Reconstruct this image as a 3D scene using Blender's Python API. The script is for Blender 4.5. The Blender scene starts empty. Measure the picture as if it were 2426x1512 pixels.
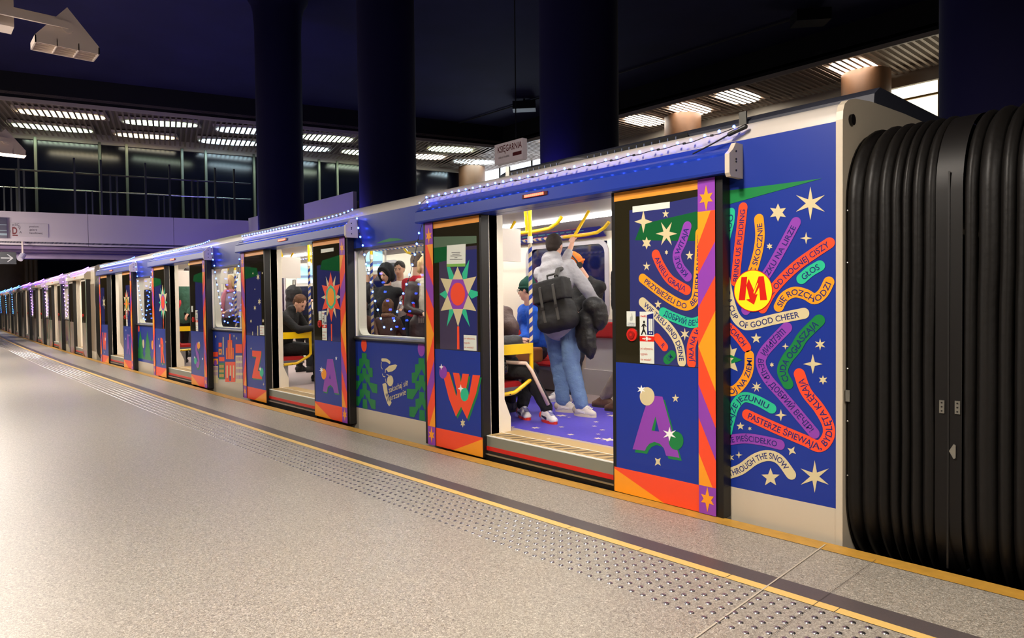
import bpy, bmesh, math, random
from mathutils import Vector, Matrix, noise
from mathutils.geometry import tessellate_polygon
random.seed(7)
SC = bpy.context.scene
COL = SC.collection
# ------------------------------------------------------------------ camera
CAMP = Vector((3.77703, -3.68506, 1.30022))
YAW, PIT, ROL, FPX = 0.72678, -0.02386, -0.01098, 1644.43
cf = Vector((-math.cos(YAW)*math.cos(PIT), math.sin(YAW)*math.cos(PIT), math.sin(PIT)))
cr = cf.cross(Vector((0, 0, 1))).normalized()
cu = cr.cross(cf)
R_ = math.cos(ROL)*cr + math.sin(ROL)*cu
U_ = -math.sin(ROL)*cr + math.cos(ROL)*cu
cam = bpy.data.cameras.new('camera'); cam_o = bpy.data.objects.new('camera', cam); COL.objects.link(cam_o)
cam.sensor_width = 36; cam.lens = 36*FPX/2426; cam.clip_end = 300; cam.clip_start = 0.05
cam_o.matrix_world = Matrix(((R_.x, U_.x, -cf.x, CAMP.x), (R_.y, U_.y, -cf.y, CAMP.y), (R_.z, U_.z, -cf.z, CAMP.z), (0, 0, 0, 1)))
SC.camera = cam_o
# ------------------------------------------------------------------ world, exposure
w = bpy.data.worlds.new('world'); SC.world = w; w.use_nodes = True
w.node_tree.nodes['Background'].inputs[0].default_value = (0.10, 0.09, 0.2, 1)
w.node_tree.nodes['Background'].inputs[1].default_value = 0.05
SC.view_settings.view_transform = 'Standard'; SC.view_settings.look = 'None'
SC.view_settings.exposure = 0.0; SC.view_settings.gamma = 1.0; SC.view_settings.use_curve_mapping = False
LAMP_W = 126.0      # watts of each platform lamp
TRACK_Z = 9.5
# survey helper: where the sight line of a photograph point meets the plane x, y or z = value
def on(u, v, ax, val):
    d = cf + (u-1213)/FPX*R_ - (v-756)/FPX*U_
    t = (val-CAMP[ax])/d[ax]
    return CAMP + t*d
# ------------------------------------------------------------------ materials
MATS = {}
def lin(c):
    c /= 255.0
    return c/12.92 if c <= .04045 else ((c+.055)/1.055)**2.4
def mat(name, rgb, rough=.5, metal=0.0, emit=0.0, spec=.5, noise_amt=0.0, scale=8.0, bump=0.0, bscale=60.0, coat=0.0, ecol=None):
    if name in MATS: return MATS[name]
    m = bpy.data.materials.new(name); m.use_nodes = True
    nt = m.node_tree; b = nt.nodes['Principled BSDF']
    c = (lin(rgb[0]), lin(rgb[1]), lin(rgb[2]), 1)
    b.inputs['Base Color'].default_value = c
    b.inputs['Roughness'].default_value = rough; b.inputs['Metallic'].default_value = metal
    b.inputs['Specular IOR Level'].default_value = spec
    b.inputs['Coat Weight'].default_value = coat
    if emit:
        e = ecol or rgb
        b.inputs['Emission Color'].default_value = (lin(e[0]), lin(e[1]), lin(e[2]), 1)
        b.inputs['Emission Strength'].default_value = emit
    tc = nt.nodes.new('ShaderNodeTexCoord')
    if noise_amt:
        n = nt.nodes.new('ShaderNodeTexNoise'); n.inputs['Scale'].default_value = scale; n.inputs['Detail'].default_value = 6
        nt.links.new(tc.outputs['Object'], n.inputs['Vector'])
        mx = nt.nodes.new('ShaderNodeMix'); mx.data_type = 'RGBA'
        mx.inputs[6].default_value = tuple(x*(1-noise_amt) for x in c[:3])+(1,)
        mx.inputs[7].default_value = tuple(min(1, x*(1+noise_amt)) for x in c[:3])+(1,)
        nt.links.new(n.outputs['Fac'], mx.inputs[0]); nt.links.new(mx.outputs[2], b.inputs['Base Color'])
    if bump:
        n2 = nt.nodes.new('ShaderNodeTexNoise'); n2.inputs['Scale'].default_value = bscale; n2.inputs['Detail'].default_value = 4
        nt.links.new(tc.outputs['Object'], n2.inputs['Vector'])
        bp = nt.nodes.new('ShaderNodeBump'); bp.inputs['Strength'].default_value = bump; bp.inputs['Distance'].default_value = .02
        nt.links.new(n2.outputs['Fac'], bp.inputs['Height']); nt.links.new(bp.outputs['Normal'], b.inputs['Normal'])
    MATS[name] = m; return m
def glass_mat(name, tint, rough=.02, gloss=.12):
    if name in MATS: return MATS[name]
    m = bpy.data.materials.new(name); m.use_nodes = True; nt = m.node_tree; nt.nodes.clear()
    o = nt.nodes.new('ShaderNodeOutputMaterial'); mx = nt.nodes.new('ShaderNodeMixShader')
    tr = nt.nodes.new('ShaderNodeBsdfTransparent'); gl = nt.nodes.new('ShaderNodeBsdfGlossy')
    lw = nt.nodes.new('ShaderNodeLayerWeight'); lw.inputs[0].default_value = .5; pw = nt.nodes.new('ShaderNodeMath'); pw.operation = 'POWER'; pw.inputs[1].default_value = 4
    ma = nt.nodes.new('ShaderNodeMath'); ma.operation = 'MULTIPLY_ADD'; ma.inputs[1].default_value = .35; ma.inputs[2].default_value = .05
    nt.links.new(lw.outputs['Facing'], pw.inputs[0]); nt.links.new(pw.outputs[0], ma.inputs[0]); gl.inputs['Roughness'].default_value = rough
    tr.inputs[0].default_value = tint+(1,)
    nt.links.new(ma.outputs[0], mx.inputs[0]); nt.links.new(tr.outputs[0], mx.inputs[1]); nt.links.new(gl.outputs[0], mx.inputs[2])
    nt.links.new(mx.outputs[0], o.inputs[0]); MATS[name] = m; return m
def spiral_mat(name, ca, cb, pitch, axis=2, yellow_above=None):
    m = bpy.data.materials.new(name); m.use_nodes = True; nt = m.node_tree; b = nt.nodes['Principled BSDF']; L = nt.links.new
    tc = nt.nodes.new('ShaderNodeTexCoord'); sp = nt.nodes.new('ShaderNodeSeparateXYZ'); L(tc.outputs['Object'], sp.inputs[0])
    A = [sp.outputs[i] for i in range(3)]
    z = A[axis]; p, q = [A[i] for i in range(3) if i != axis]
    at = nt.nodes.new('ShaderNodeMath'); at.operation = 'ARCTAN2'; L(p, at.inputs[0]); L(q, at.inputs[1])
    a1 = nt.nodes.new('ShaderNodeMath'); a1.operation = 'MULTIPLY'; a1.inputs[1].default_value = 1/(2*math.pi); L(at.outputs[0], a1.inputs[0])
    z1 = nt.nodes.new('ShaderNodeMath'); z1.operation = 'MULTIPLY_ADD'; z1.inputs[1].default_value = 1/pitch; L(z, z1.inputs[0]); L(a1.outputs[0], z1.inputs[2])
    fr = nt.nodes.new('ShaderNodeMath'); fr.operation = 'FRACT'; L(z1.outputs[0], fr.inputs[0])
    gt = nt.nodes.new('ShaderNodeMath'); gt.operation = 'GREATER_THAN'; gt.inputs[1].default_value = .5; L(fr.outputs[0], gt.inputs[0])
    mx = nt.nodes.new('ShaderNodeMix'); mx.data_type = 'RGBA'
    mx.inputs[6].default_value = (lin(ca[0]), lin(ca[1]), lin(ca[2]), 1); mx.inputs[7].default_value = (lin(cb[0]), lin(cb[1]), lin(cb[2]), 1)
    L(gt.outputs[0], mx.inputs[0]); L(mx.outputs[2], b.inputs['Base Color']); b.inputs['Roughness'].default_value = .35
    return m
BLUE = mat('wrap_blue', (26, 50, 142), .36, coat=.1, spec=.35)
CREAM = mat('cream_paint', (196, 184, 164), .38, coat=.2)
ROOFC = mat('roof_cream', (186, 178, 170), .35, coat=.2)
ORANGE = mat('wrap_orange', (240, 152, 30), .35)
ORANGE2 = mat('wrap_pale_orange', (224, 145, 50), .35)
RED = mat('wrap_red', (238, 74, 40), .35)
PURPLE = mat('wrap_purple', (138, 62, 170), .35)
GREEN = mat('wrap_green', (22, 122, 62), .35)
TEAL = mat('wrap_teal', (40, 184, 140), .35)
BEIGE = mat('wrap_beige', (208, 194, 152), .35)
WHITE = mat('wrap_white', (240, 240, 236), .35)
INK = mat('wrap_navy_ink', (26, 34, 108), .35)
YEL = mat('logo_yellow', (255, 226, 30), .35)
LRED = mat('logo_red', (208, 30, 18), .35)
PAPER = mat('paper', (214, 218, 208), .6)
GREY_TXT = mat('printed_grey', (110, 110, 110), .6)
BLACKR = mat('black_rubber', (17, 14, 13), .45)
DGLASS = mat('dark_tinted_glass', (40, 36, 22), .06, spec=.8, coat=.6)
BGLASS = mat('blue_tinted_film', (50, 54, 112), .08, spec=.8, coat=.6)
CLEAR = glass_mat('clear_glass', (.9, .93, .92))
METAL = mat('brushed_steel', (170, 168, 160), .3, .9)
DMETAL = mat('dark_steel', (70, 66, 60), .4, .8)
LINING = mat('cream_lining', (236, 226, 208), .45)
YELLOWP = mat('yellow_rail_paint', (250, 205, 10), .3, coat=.4)
REDSEAT = mat('red_seat_cloth', (180, 18, 20), .8, bump=.2, bscale=300)
GREYP = mat('grey_panel', (150, 148, 150), .5)
SIGNALRED = mat('signal_red', (200, 30, 20), .4)
CARW = mat('lamp_housing_paint', (226, 208, 194), .5)
# ------------------------------------------------------------------ object helpers
def new_obj(name, me, parent=None):
    o = bpy.data.objects.new(name, me); COL.objects.link(o)
    if parent is not None: o.parent = parent
    return o
def tag(o, label=None, cat=None, group=None, kind=None):
    if label: o['label'] = label
    if cat: o['category'] = cat
    if group: o['group'] = group
    if kind: o['kind'] = kind
    return o
def empty(name, label=None, cat=None, loc=(0, 0, 0), rz=0, group=None):
    o = bpy.data.objects.new(name, None); COL.objects.link(o); o.location = loc; o.rotation_euler = (0, 0, rz); o.empty_display_size = .1
    return tag(o, label, cat, group)
class MB:
    def __init__(s): s.v = []; s.f = []; s.m = []
    def add(s, vs, fs, mi=0):
        n = len(s.v); s.v += [tuple(x) for x in vs]; s.f += [tuple(n+i for i in f) for f in fs]; s.m += [mi]*len(fs); return s
    def box(s, a, b, mi=0, face_m=None):
        x0, y0, z0 = [min(p, q) for p, q in zip(a, b)]; x1, y1, z1 = [max(p, q) for p, q in zip(a, b)]
        vs = [(x0, y0, z0), (x1, y0, z0), (x1, y1, z0), (x0, y1, z0), (x0, y0, z1), (x1, y0, z1), (x1, y1, z1), (x0, y1, z1)]
        fs = [(0, 3, 2, 1), (4, 5, 6, 7), (0, 1, 5, 4), (2, 3, 7, 6), (3, 0, 4, 7), (1, 2, 6, 5)]   # bottom top front(-y) back left right
        s.add(vs, fs, mi)
        if face_m:
            for k, v in face_m.items(): s.m[len(s.m)-6+k] = v
        return s
    def obox(s, c, ex, ey, ez, mi=0):
        c = Vector(c); ex = Vector(ex); ey = Vector(ey); ez = Vector(ez)
        vs = [c+i*ex+j*ey+k*ez for k in (-1, 1) for j in (-1, 1) for i in (-1, 1)]
        s.add(vs, [(0, 2, 3, 1), (4, 5, 7, 6), (0, 1, 5, 4), (2, 6, 7, 3), (0, 4, 6, 2), (1, 3, 7, 5)], mi); return s
    def poly(s, pts, mi=0):
        try: tr = tessellate_polygon([[Vector(p) for p in pts]])
        except Exception: return s
        s.add(pts, tr, mi); return s
    def prism(s, pts, ext, mi=0):
        ext = Vector(ext); n = len(pts); P = [Vector(p) for p in pts]; tr = tessellate_polygon([P])
        s.add(P+[p+ext for p in P], [t for t in tr]+[tuple(n+i for i in reversed(t)) for t in tr]+[(i, (i+1) % n, n+(i+1) % n, n+i) for i in range(n)], mi); return s
    def tube(s, pts, r, n=10, mi=0, closed=False, cap=True):
        P = [Vector(p) for p in pts]; rr = r if isinstance(r, (list, tuple)) else [r]*len(P)
        base = len(s.v); prev = None; vs = []
        for i, p in enumerate(P):
            if closed: t = (P[(i+1) % len(P)]-P[i-1])
            else: t = (P[min(i+1, len(P)-1)]-P[max(i-1, 0)])
            t.normalize()
            a = prev if prev is not None else (Vector((0, 0, 1)) if abs(t.z) < .9 else Vector((1, 0, 0)))
            a = (a-a.dot(t)*t)
            if a.length < 1e-6: a = Vector((1, 0, 0)).cross(t)
            a.normalize(); prev = a; b = t.cross(a)
            for k in range(n):
                an = 2*math.pi*k/n; vs.append(p+rr[i]*(math.cos(an)*a+math.sin(an)*b))
        fs = []; m = len(P)
        for i in range(m if closed else m-1):
            j = (i+1) % m
            for k in range(n): fs.append((i*n+k, i*n+(k+1) % n, j*n+(k+1) % n, j*n+k))
        if cap and not closed: fs += [tuple(reversed(range(n))), tuple((m-1)*n+k for k in range(n))]
        s.add(vs, fs, mi); return s
    def cyl(s, a, b, r, n=16, mi=0): return s.tube([a, b], r, n, mi)
    def ell(s, c, r, basis=None, mi=0, n=12, m=8):
        c = Vector(c); r = (r, r, r) if not isinstance(r, (tuple, list)) else r
        B = basis or (Vector((1, 0, 0)), Vector((0, 1, 0)), Vector((0, 0, 1)))
        vs = [c+r[2]*B[2]]
        for i in range(1, m):
            th = math.pi*i/m
            for k in range(n):
                ph = 2*math.pi*k/n
                vs.append(c+r[0]*math.sin(th)*math.cos(ph)*B[0]+r[1]*math.sin(th)*math.sin(ph)*B[1]+r[2]*math.cos(th)*B[2])
        vs.append(c-r[2]*B[2]); fs = [(0, 1+k, 1+(k+1) % n) for k in range(n)]
        for i in range(m-2):
            for k in range(n): fs.append((1+i*n+k, 1+(i+1)*n+k, 1+(i+1)*n+(k+1) % n, 1+i*n+(k+1) % n))
        l = len(vs)-1; fs += [(l, 1+(m-2)*n+(k+1) % n, 1+(m-2)*n+k) for k in range(n)]
        s.add(vs, fs, mi); return s
    def caps(s, a, b, ra, rb, n=10, mi=0):
        a = Vector(a); b = Vector(b); t = (b-a)
        if t.length < 1e-5: return s.ell(a, ra)
        t.normalize(); q = (.26, .5, .71, .87, .97)
        pts = []; rs = []
        for i in range(5): an = math.asin(q[i]); pts.append(a-t*ra*math.cos(an)); rs.append(ra*q[i])
        pts.append(a); rs.append(ra); pts.append(b); rs.append(rb)
        for i in reversed(range(5)): an = math.asin(q[i]); pts.append(b+t*rb*math.cos(an)); rs.append(rb*q[i])
        return s.tube(pts, rs, n, mi)
    def build(s, name, mats, parent=None, smooth=False, flat_angle=None):
        me = bpy.data.meshes.new(name); me.from_pydata(s.v, [], s.f)
        mats = mats if isinstance(mats, (list, tuple)) else [mats]
        for m in mats: me.materials.append(m)
        if len(mats) > 1: me.polygons.foreach_set('material_index', s.m)
        bm = bmesh.new(); bm.from_mesh(me); bmesh.ops.recalc_face_normals(bm, faces=bm.faces); bm.to_mesh(me); bm.free()
        if smooth:
            me.polygons.foreach_set('use_smooth', [True]*len(me.polygons))
            if smooth == 'auto': me.set_sharp_from_angle(angle=math.radians(40))
        me.update()
        return new_obj(name, me, parent)
def blob(mb, name, mats, parent, voxel=.014, smooth=6, it=1, bumpn=0.0, bsc=9.0):
    """one continuous surface from overlapping rounded masses"""
    me = bpy.data.meshes.new(name); me.from_pydata(mb.v, [], mb.f)
    o = bpy.data.objects.new(name, me); COL.objects.link(o)
    r = o.modifiers.new('r', 'REMESH'); r.mode = 'VOXEL'; r.voxel_size = voxel
    if smooth: sm = o.modifiers.new('s', 'SMOOTH'); sm.iterations = smooth; sm.factor = .5
    dg = bpy.context.evaluated_depsgraph_get(); dg.update()
    m2 = bpy.data.meshes.new_from_object(o.evaluated_get(dg)); COL.objects.unlink(o); bpy.data.objects.remove(o); bpy.data.meshes.remove(me)
    if bumpn:
        ns = [v.normal.copy() for v in m2.vertices]
        for v, n in zip(m2.vertices, ns):
            v.co += n*bumpn*noise.noise(v.co*bsc)*1.0 + n*bumpn*.5*noise.noise(Vector((v.co.x, v.co.y, v.co.z*2.2))*bsc*2)
    m2.name = name; m2.materials.clear()
    for m in (mats if isinstance(mats, (list, tuple)) else [mats]): m2.materials.append(m)
    m2.polygons.foreach_set('use_smooth', [True]*len(m2.polygons)); m2.update()
    return new_obj(name, m2, parent)
# ------------------------------------------------------------------ lettering
_TX = {}
def text_mesh(s, bold=.012):
    k = (s, bold)
    if k in _TX: return _TX[k]
    c = bpy.data.curves.new('t', 'FONT'); c.body = s; c.size = 1; c.offset = bold; c.resolution_u = 3; c.fill_mode = 'BOTH'; c.extrude = 0
    o = bpy.data.objects.new('t', c); COL.objects.link(o)
    dg = bpy.context.evaluated_depsgraph_get(); dg.update()
    me = bpy.data.meshes.new_from_object(o.evaluated_get(dg))
    vs = [tuple(v.co) for v in me.vertices]; fs = [tuple(p.vertices) for p in me.polygons]
    COL.objects.unlink(o); bpy.data.objects.remove(o); bpy.data.curves.remove(c); bpy.data.meshes.remove(me)
    x0 = min(v[0] for v in vs); x1 = max(v[0] for v in vs)
    _TX[k] = ([(v[0]-x0, v[1]) for v in vs], fs, x1-x0); return _TX[k]
def smooth_path(pts, n=6):
    P = [Vector(p) for p in pts]; out = []
    for i in range(len(P)-1):
        a = P[max(i-1, 0)]; b = P[i]; c = P[i+1]; d = P[min(i+2, len(P)-1)]
        for k in range(n):
            t = k/n
            out.append(.5*((2*b)+(-a+c)*t+(2*a-5*b+4*c-d)*t*t+(-a+3*b-3*c+d)*t**3))
    out.append(P[-1]); return out
class Art:
    """flat printed figures on one panel: points are (a, z) in the panel's own plane; layers lie on top of each other"""
    def __init__(s, conv, to3d): s.mb = MB(); s.mats = []; s.lay = 0; s.conv = conv; s.to3d = to3d
    def mi(s, m):
        if m not in s.mats: s.mats.append(m)
        return s.mats.index(m)
    zlow = None
    def P(s, p, lay):
        a, z = p
        if s.zlow is not None: z = max(z, s.zlow)
        return s.to3d(a, z, lay)
    def polyw(s, pts, m, lay=1): s.mb.poly([s.P(p, lay) for p in pts], s.mi(m))
    def poly(s, cr, pts, m, lay=1): s.polyw([s.conv(cr, *p) for p in pts], m, lay)
    def ell(s, cr, c, rx, ry, m, lay=1, n=32):
        s.poly(cr, [(c[0]+rx*math.cos(2*math.pi*k/n), c[1]+ry*math.sin(2*math.pi*k/n)) for k in range(n)], m, lay)
    def star(s, cr, c, r, n, m, lay=1, inner=.38, rot=0, ry=None, alt=1.0):
        pts = []
        for k in range(2*n):
            an = math.pi*k/n-math.pi/2+rot; q = r if k % 2 == 0 else r*inner
            if k % 2 == 0 and alt != 1.0 and (k//2) % 2: q = r*alt
            pts.append((c[0]+q*math.cos(an), c[1]+q*math.sin(an)*((ry or r)/r)))
        s.poly(cr, pts, m, lay)
    def ribbon(s, cr, pts, width, m, text=None, tm=None, size=None, start=0.0, end=1.0, lay=2, clip=None, squeeze=None):
        W = [Vector(s.conv(cr, *p)) for p in pts]; W = [Vector((p[0], p[1])) for p in W]
        S = smooth_path(W, 8); n = len(S); h = width/2; L = []; Rr = []
        T = []
        for i in range(n):
            t = (S[min(i+1, n-1)]-S[max(i-1, 0)]).normalized(); T.append(t); nn = Vector((-t.y, t.x)); L.append(S[i]+nn*h); Rr.append(S[i]-nn*h)
        C = lambda p: (p.x, p.y)
        mi = s.mi(m)
        def clipx(p): return (max(p[0], clip), p[1]) if clip is not None else p
        for i in range(n-1):
            s.mb.add([s.P(clipx(C(q)), lay) for q in (L[i], L[i+1], Rr[i+1], Rr[i])], [(0, 1, 2, 3)], mi)
        for c, t, sg in ((S[0], T[0], -1), (S[-1], T[-1], 1)):
            nn = Vector((-t.y, t.x))
            pts2 = [c+nn*h*math.cos(a)+t*sg*h*math.sin(a) for a in [math.pi*k/10 for k in range(11)]]
            s.mb.add([s.P(clipx(C(q)), lay) for q in pts2], [tuple(range(11))], mi)
        if text:
            vs, fs, wd = text_mesh(text)
            cum = [0.0]
            for i in range(n-1): cum.append(cum[-1]+(S[i+1]-S[i]).length)
            tot = cum[-1]; a0 = start*tot; a1 = end*tot; sx = (a1-a0)/wd; sy = (size or width*.78)
            out = []
            for x, y in vs:
                q = a0+x*sx; q = min(max(q, 0), tot-1e-6); i = 0
                lo, hi = 0, n-1
                while hi-lo > 1:
                    md = (lo+hi)//2
                    if cum[md] <= q: lo = md
                    else: hi = md
                f = (q-cum[lo])/max(1e-9, cum[lo+1]-cum[lo]); p = S[lo].lerp(S[lo+1], f); t = T[lo].lerp(T[lo+1], f).normalized(); nn = Vector((-t.y, t.x))
                p2 = p+nn*((y-.36)*sy)
                out.append(s.P(clipx((p2.x, p2.y)), lay+.5))
            s.mb.add(out, fs, s.mi(tm or INK))
    def text(s, cr, at, text, m, height, lay=2, bold=.012, width=None, slope=0.0, vertical=False):
        """at = left end of the base line"""
        vs, fs, wd = text_mesh(text, bold); a, z = s.conv(cr, *at); sy = height/.72; sx = width/wd if width else sy
        s.mb.add([s.P((a+x*sx*s.flip, z+y*sy+x*sx*slope), lay) for x, y in vs], fs, s.mi(m))
    flip = 1
    def build(s, name, parent): 
        if s.mb.v: return s.mb.build(name, s.mats, parent)
CROPS = {'c1': (1700, 400, 3.781), 'c2': (1700, 780, 2.906), 'c3': (1440, 400, 3.15), 'c4': (1440, 840, 3.78), 'c7': (1000, 440, 3.6), 'c8': (1000, 800, 5.04),
         'w1': (830, 480, 4.445), 'w2': (830, 780, 5.6), 'da': (560, 500, 5.4), 'db': (560, 760, 5.817), 'd3': (340, 560, 4.085), 'px': (0, 0, 1)}
YW = .045; YL = -.035; PITCH = 4.52
def photo_xz(y, dx=0.0, sign=1):
    def conv(cr, a, b):
        if cr == 'w': return (a, b)
        ox, oy, sc = CROPS[cr]; p = on(ox+a/sc, oy+b/sc, 1, y); return (sign*(p.x-dx), p.z)
    return conv
# ------------------------------------------------------------------ platform
OFFP = [(-76, 2.75), (-60, 1.75), (-49, 1.2), (-34.6, .62), (-26, .30), (-19.6, .12), (-15, .02), (-10.7, -.02), (-5.9, -.07), (-2.8, -.06), (-.7, -.025), (1.0, .01), (2.2, .045), (3.2, .06), (9, .1)]
def off(x):
    if x <= OFFP[0][0]: return OFFP[0][1]
    for (a, p), (b, q) in zip(OFFP, OFFP[1:]):
        if x <= b:
            t = (x-a)/(b-a); return p+(q-p)*t
    return OFFP[-1][1]
XS = [-76+i*1.0 for i in range(58)]+[-18+.5*i for i in range(53)]
def strip(mb, y0, y1, z, mi=0, xs=XS):
    vs = []
    for x in xs: o = off(x); vs += [(x, o+y0, z), (x, o+y1, z)]
    mb.add(vs, [(2*i, 2*i+2, 2*i+3, 2*i+1) for i in range(len(xs)-1)], mi)
def floor_mat(name, dark, mid, light, r0, r1, sc=95):
    m = bpy.data.materials.new(name); m.use_nodes = True; nt = m.node_tree; b = nt.nodes['Principled BSDF']; L = nt.links.new
    tc = nt.nodes.new('ShaderNodeTexCoord'); mp = nt.nodes.new('ShaderNodeMapping'); mp.inputs['Scale'].default_value = (1, 1, 1)
    L(tc.outputs['Object'], mp.inputs[0])
    n = nt.nodes.new('ShaderNodeTexNoise'); n.inputs['Scale'].default_value = sc; n.inputs['Detail'].default_value = 5; n.inputs['Roughness'].default_value = .7; n.inputs['Distortion'].default_value = 1.6
    L(mp.outputs[0], n.inputs['Vector'])
    cr_ = nt.nodes.new('ShaderNodeValToRGB'); e = cr_.color_ramp.elements
    e[0].position = .34; e[0].color = tuple(lin(c) for c in dark)+(1,); e[1].position = .66; e[1].color = tuple(lin(c) for c in light)+(1,)
    q = cr_.color_ramp.elements.new(.5); q.color = tuple(lin(c) for c in mid)+(1,)
    L(n.outputs['Fac'], cr_.inputs[0])
    n2 = nt.nodes.new('ShaderNodeTexNoise'); n2.inputs['Scale'].default_value = .9; n2.inputs['Detail'].default_value = 3; L(tc.outputs['Object'], n2.inputs['Vector'])
    mx = nt.nodes.new('ShaderNodeMix'); mx.data_type = 'RGBA'; mx.blend_type = 'MULTIPLY'; mx.inputs[0].default_value = .25
    L(cr_.outputs[0], mx.inputs[6]); L(n2.outputs['Color'], mx.inputs[7]); mx2 = nt.nodes.new('ShaderNodeMix'); mx2.data_type = 'RGBA'; mx2.inputs[0].default_value = .85
    L(mx.outputs[2], mx2.inputs[6]); L(cr_.outputs[0], mx2.inputs[7]); L(mx2.outputs[2], b.inputs['Base Color'])
    mr = nt.nodes.new('ShaderNodeMapRange'); mr.inputs[3].default_value = r0; mr.inputs[4].default_value = r1; L(n.outputs['Fac'], mr.inputs[0]); L(mr.outputs[0], b.inputs['Roughness'])
    bp = nt.nodes.new('ShaderNodeBump'); bp.inputs['Strength'].default_value = .22; bp.inputs['Distance'].default_value = .004
    L(n.outputs['Fac'], bp.inputs['Height']); L(bp.outputs[0], b.inputs['Normal']); b.inputs['Specular IOR Level'].default_value = .5
    return m
TERR = floor_mat('terrazzo', (90, 84, 75), (145, 138, 127), (202, 196, 184), .24, .44)
EDGE_E = -.045
mb = MB(); strip(mb, -9.5, EDGE_E-.118, 0.0)
for x0, x1 in zip(XS, XS[1:]): pass
fl = mb.build('floor', TERR); tag(fl, kind='structure')
mb = MB(); strip(mb, EDGE_E-.118, EDGE_E, .002, 0)
vs = []
for x in XS: o = off(x); vs += [(x, o+EDGE_E, .002), (x, o+EDGE_E, -1.1)]
mb.add(vs, [(2*i, 2*i+1, 2*i+3, 2*i+2) for i in range(len(XS)-1)], 1)
EDGY = mat('edge_yellow_stone', (180, 136, 54), .45, noise_amt=.3, scale=14, bump=.1, bscale=80)
tag(mb.build('trim_1', [EDGY, mat('platform_face', (60, 56, 52), .9)]), kind='structure')
mb = MB(); strip(mb, -.80, -.675, .002); tag(mb.build('trim_2', mat('dark_stone_strip', (82, 74, 74), .38, noise_amt=.25, scale=200)), kind='structure')
mb = MB()
for k in range(-110, 20):                      # yellow line laid in half-metre lengths with hairline joints
    x0, x1 = k*.5+.03, k*.5+.526; strip(mb, -.855, -.80, .003, 0, [x0, x1])
tag(mb.build('trim_3', mat('yellow_line', (216, 180, 106), .42, noise_amt=.08, scale=60)), kind='structure')
def joint(u0, v0, u1, v1, wd, m, n):
    a = on(u0, v0, 2, 0); b = on(u1, v1, 2, 0); d = (b-a); t = d.normalized(); nn = Vector((-t.y, t.x, 0))*wd/2
    b2 = a+d*4.0; mb = MB(); mb.add([a+nn+Vector((0, 0, .0045)), a-nn+Vector((0, 0, .0045)), b2-nn+Vector((0, 0, .0045)), b2+nn+Vector((0, 0, .0045))], [(0, 1, 2, 3)])
    tag(mb.build(n, m), kind='structure')
joint(1955, 1292, 1655, 1508, .007, mat('pale_joint', (186, 176, 160), .6), 'trim_4')
joint(2075, 1328, 1960, 1412, .002, mat('dark_joint', (70, 62, 56), .8), 'trim_5')
# scuffs and hair cracks lying in the stone
# tactile studs
STEEL = mat('stud_steel', (190, 186, 190), .28, 1.0)
def stud_mb(mb, c, n=12, m=3):
    r, h = .0135, .005; vs = [(c[0], c[1], c[2]+h)]
    for i in range(1, m+1):
        th = math.pi/2*i/m
        for k in range(n): a = 2*math.pi*k/n; vs.append((c[0]+r*math.sin(th)*math.cos(a), c[1]+r*math.sin(th)*math.sin(a), c[2]+h*math.cos(th)))
    fs = [(0, 1+k, 1+(k+1) % n) for k in range(n)]
    for i in range(m-1):
        for k in range(n): fs.append((1+i*n+k, 1+(i+1)*n+k, 1+(i+1)*n+(k+1) % n, 1+i*n+(k+1) % n))
    mb.add(vs, fs)
mb = MB(); stud_mb(mb, (0, 0, 0)); proto = mb.build('tactile_stud', STEEL, smooth=True); pm = proto.data
first = True; cnt = 0; far = MB(); SX = .0613; ncol = int((3.25+36)/SX)
for i in range(ncol):
    x = 3.23-i*SX; o = off(x)
    for j in range(7):
        p = (x, o-.893-.0645*j, .0005)
        if cnt < 294:
            s_ = proto if first else proto.copy()
            if not first: COL.objects.link(s_)
            first = False; s_.location = p; cnt += 1
            tag(s_, 'small domed steel stud in the near stretch beside the yellow line', 'stud', 'near tactile studs along the yellow line')
        else: stud_mb(far, p, 8 if x > -8 else 5, 2)
tag(far.build('tactile_studs', STEEL, smooth=True), 'seven long rows of tiny steel studs running away along the yellow platform line', 'studs', kind='stuff')
# ------------------------------------------------------------------ hall shell
HALL = mat('dark_ceiling', (36, 34, 78), .85, noise_amt=.4, scale=.7)
BLK = mat('black_soffit', (13, 12, 18), .8)
P1 = on(0, 235, 2, 8.5); P2 = on(1142, 347, 2, 8.5); MD = (P2-P1).normalized(); MN = Vector((-MD.y, MD.x, 0))   # mezzanine front line, MN points away from the tracks (-x)
if MN.x > 0: MN = -MN
YR = 17.75                                            # front of the side mezzanine
# corner of the two mezzanine fronts
tt = (YR-P1.y)/MD.y; PC = P1+MD*tt
PL = P1-MD*14
def slab(mb, pts, z0, z1, mi=0): mb.prism([(p[0], p[1], z0) for p in pts], (0, 0, z1-z0), mi)
mb = MB(); slab(mb, [(-76, -14), (12, -14), (12, 24), (-76, 24)], TRACK_Z, TRACK_Z+.3); tag(mb.build('ceiling', HALL), kind='structure')
def vwall(name, a, b, z0, z1, th, m, kind='structure'):
    a = Vector((a[0], a[1], 0)); b = Vector((b[0], b[1], 0)); t = (b-a).normalized(); n = Vector((-t.y, t.x, 0))*th
    mb = MB(); mb.prism([(a.x, a.y, z0), (b.x, b.y, z0), (b.x+n.x, b.y+n.y, z0), (a.x+n.x, a.y+n.y, z0)], (0, 0, z1-z0)); o = mb.build(name, m)
    if kind: tag(o, kind=kind)
    return o
CE = mat('ceiling_edge_trim', (190, 176, 160), .5)
vwall('wall_upper_left', PL, PC, 8.56, TRACK_Z, .2, BLK)
vwall('wall_upper_right', PC, (12, YR), 8.56, TRACK_Z, .2, BLK)
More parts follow.
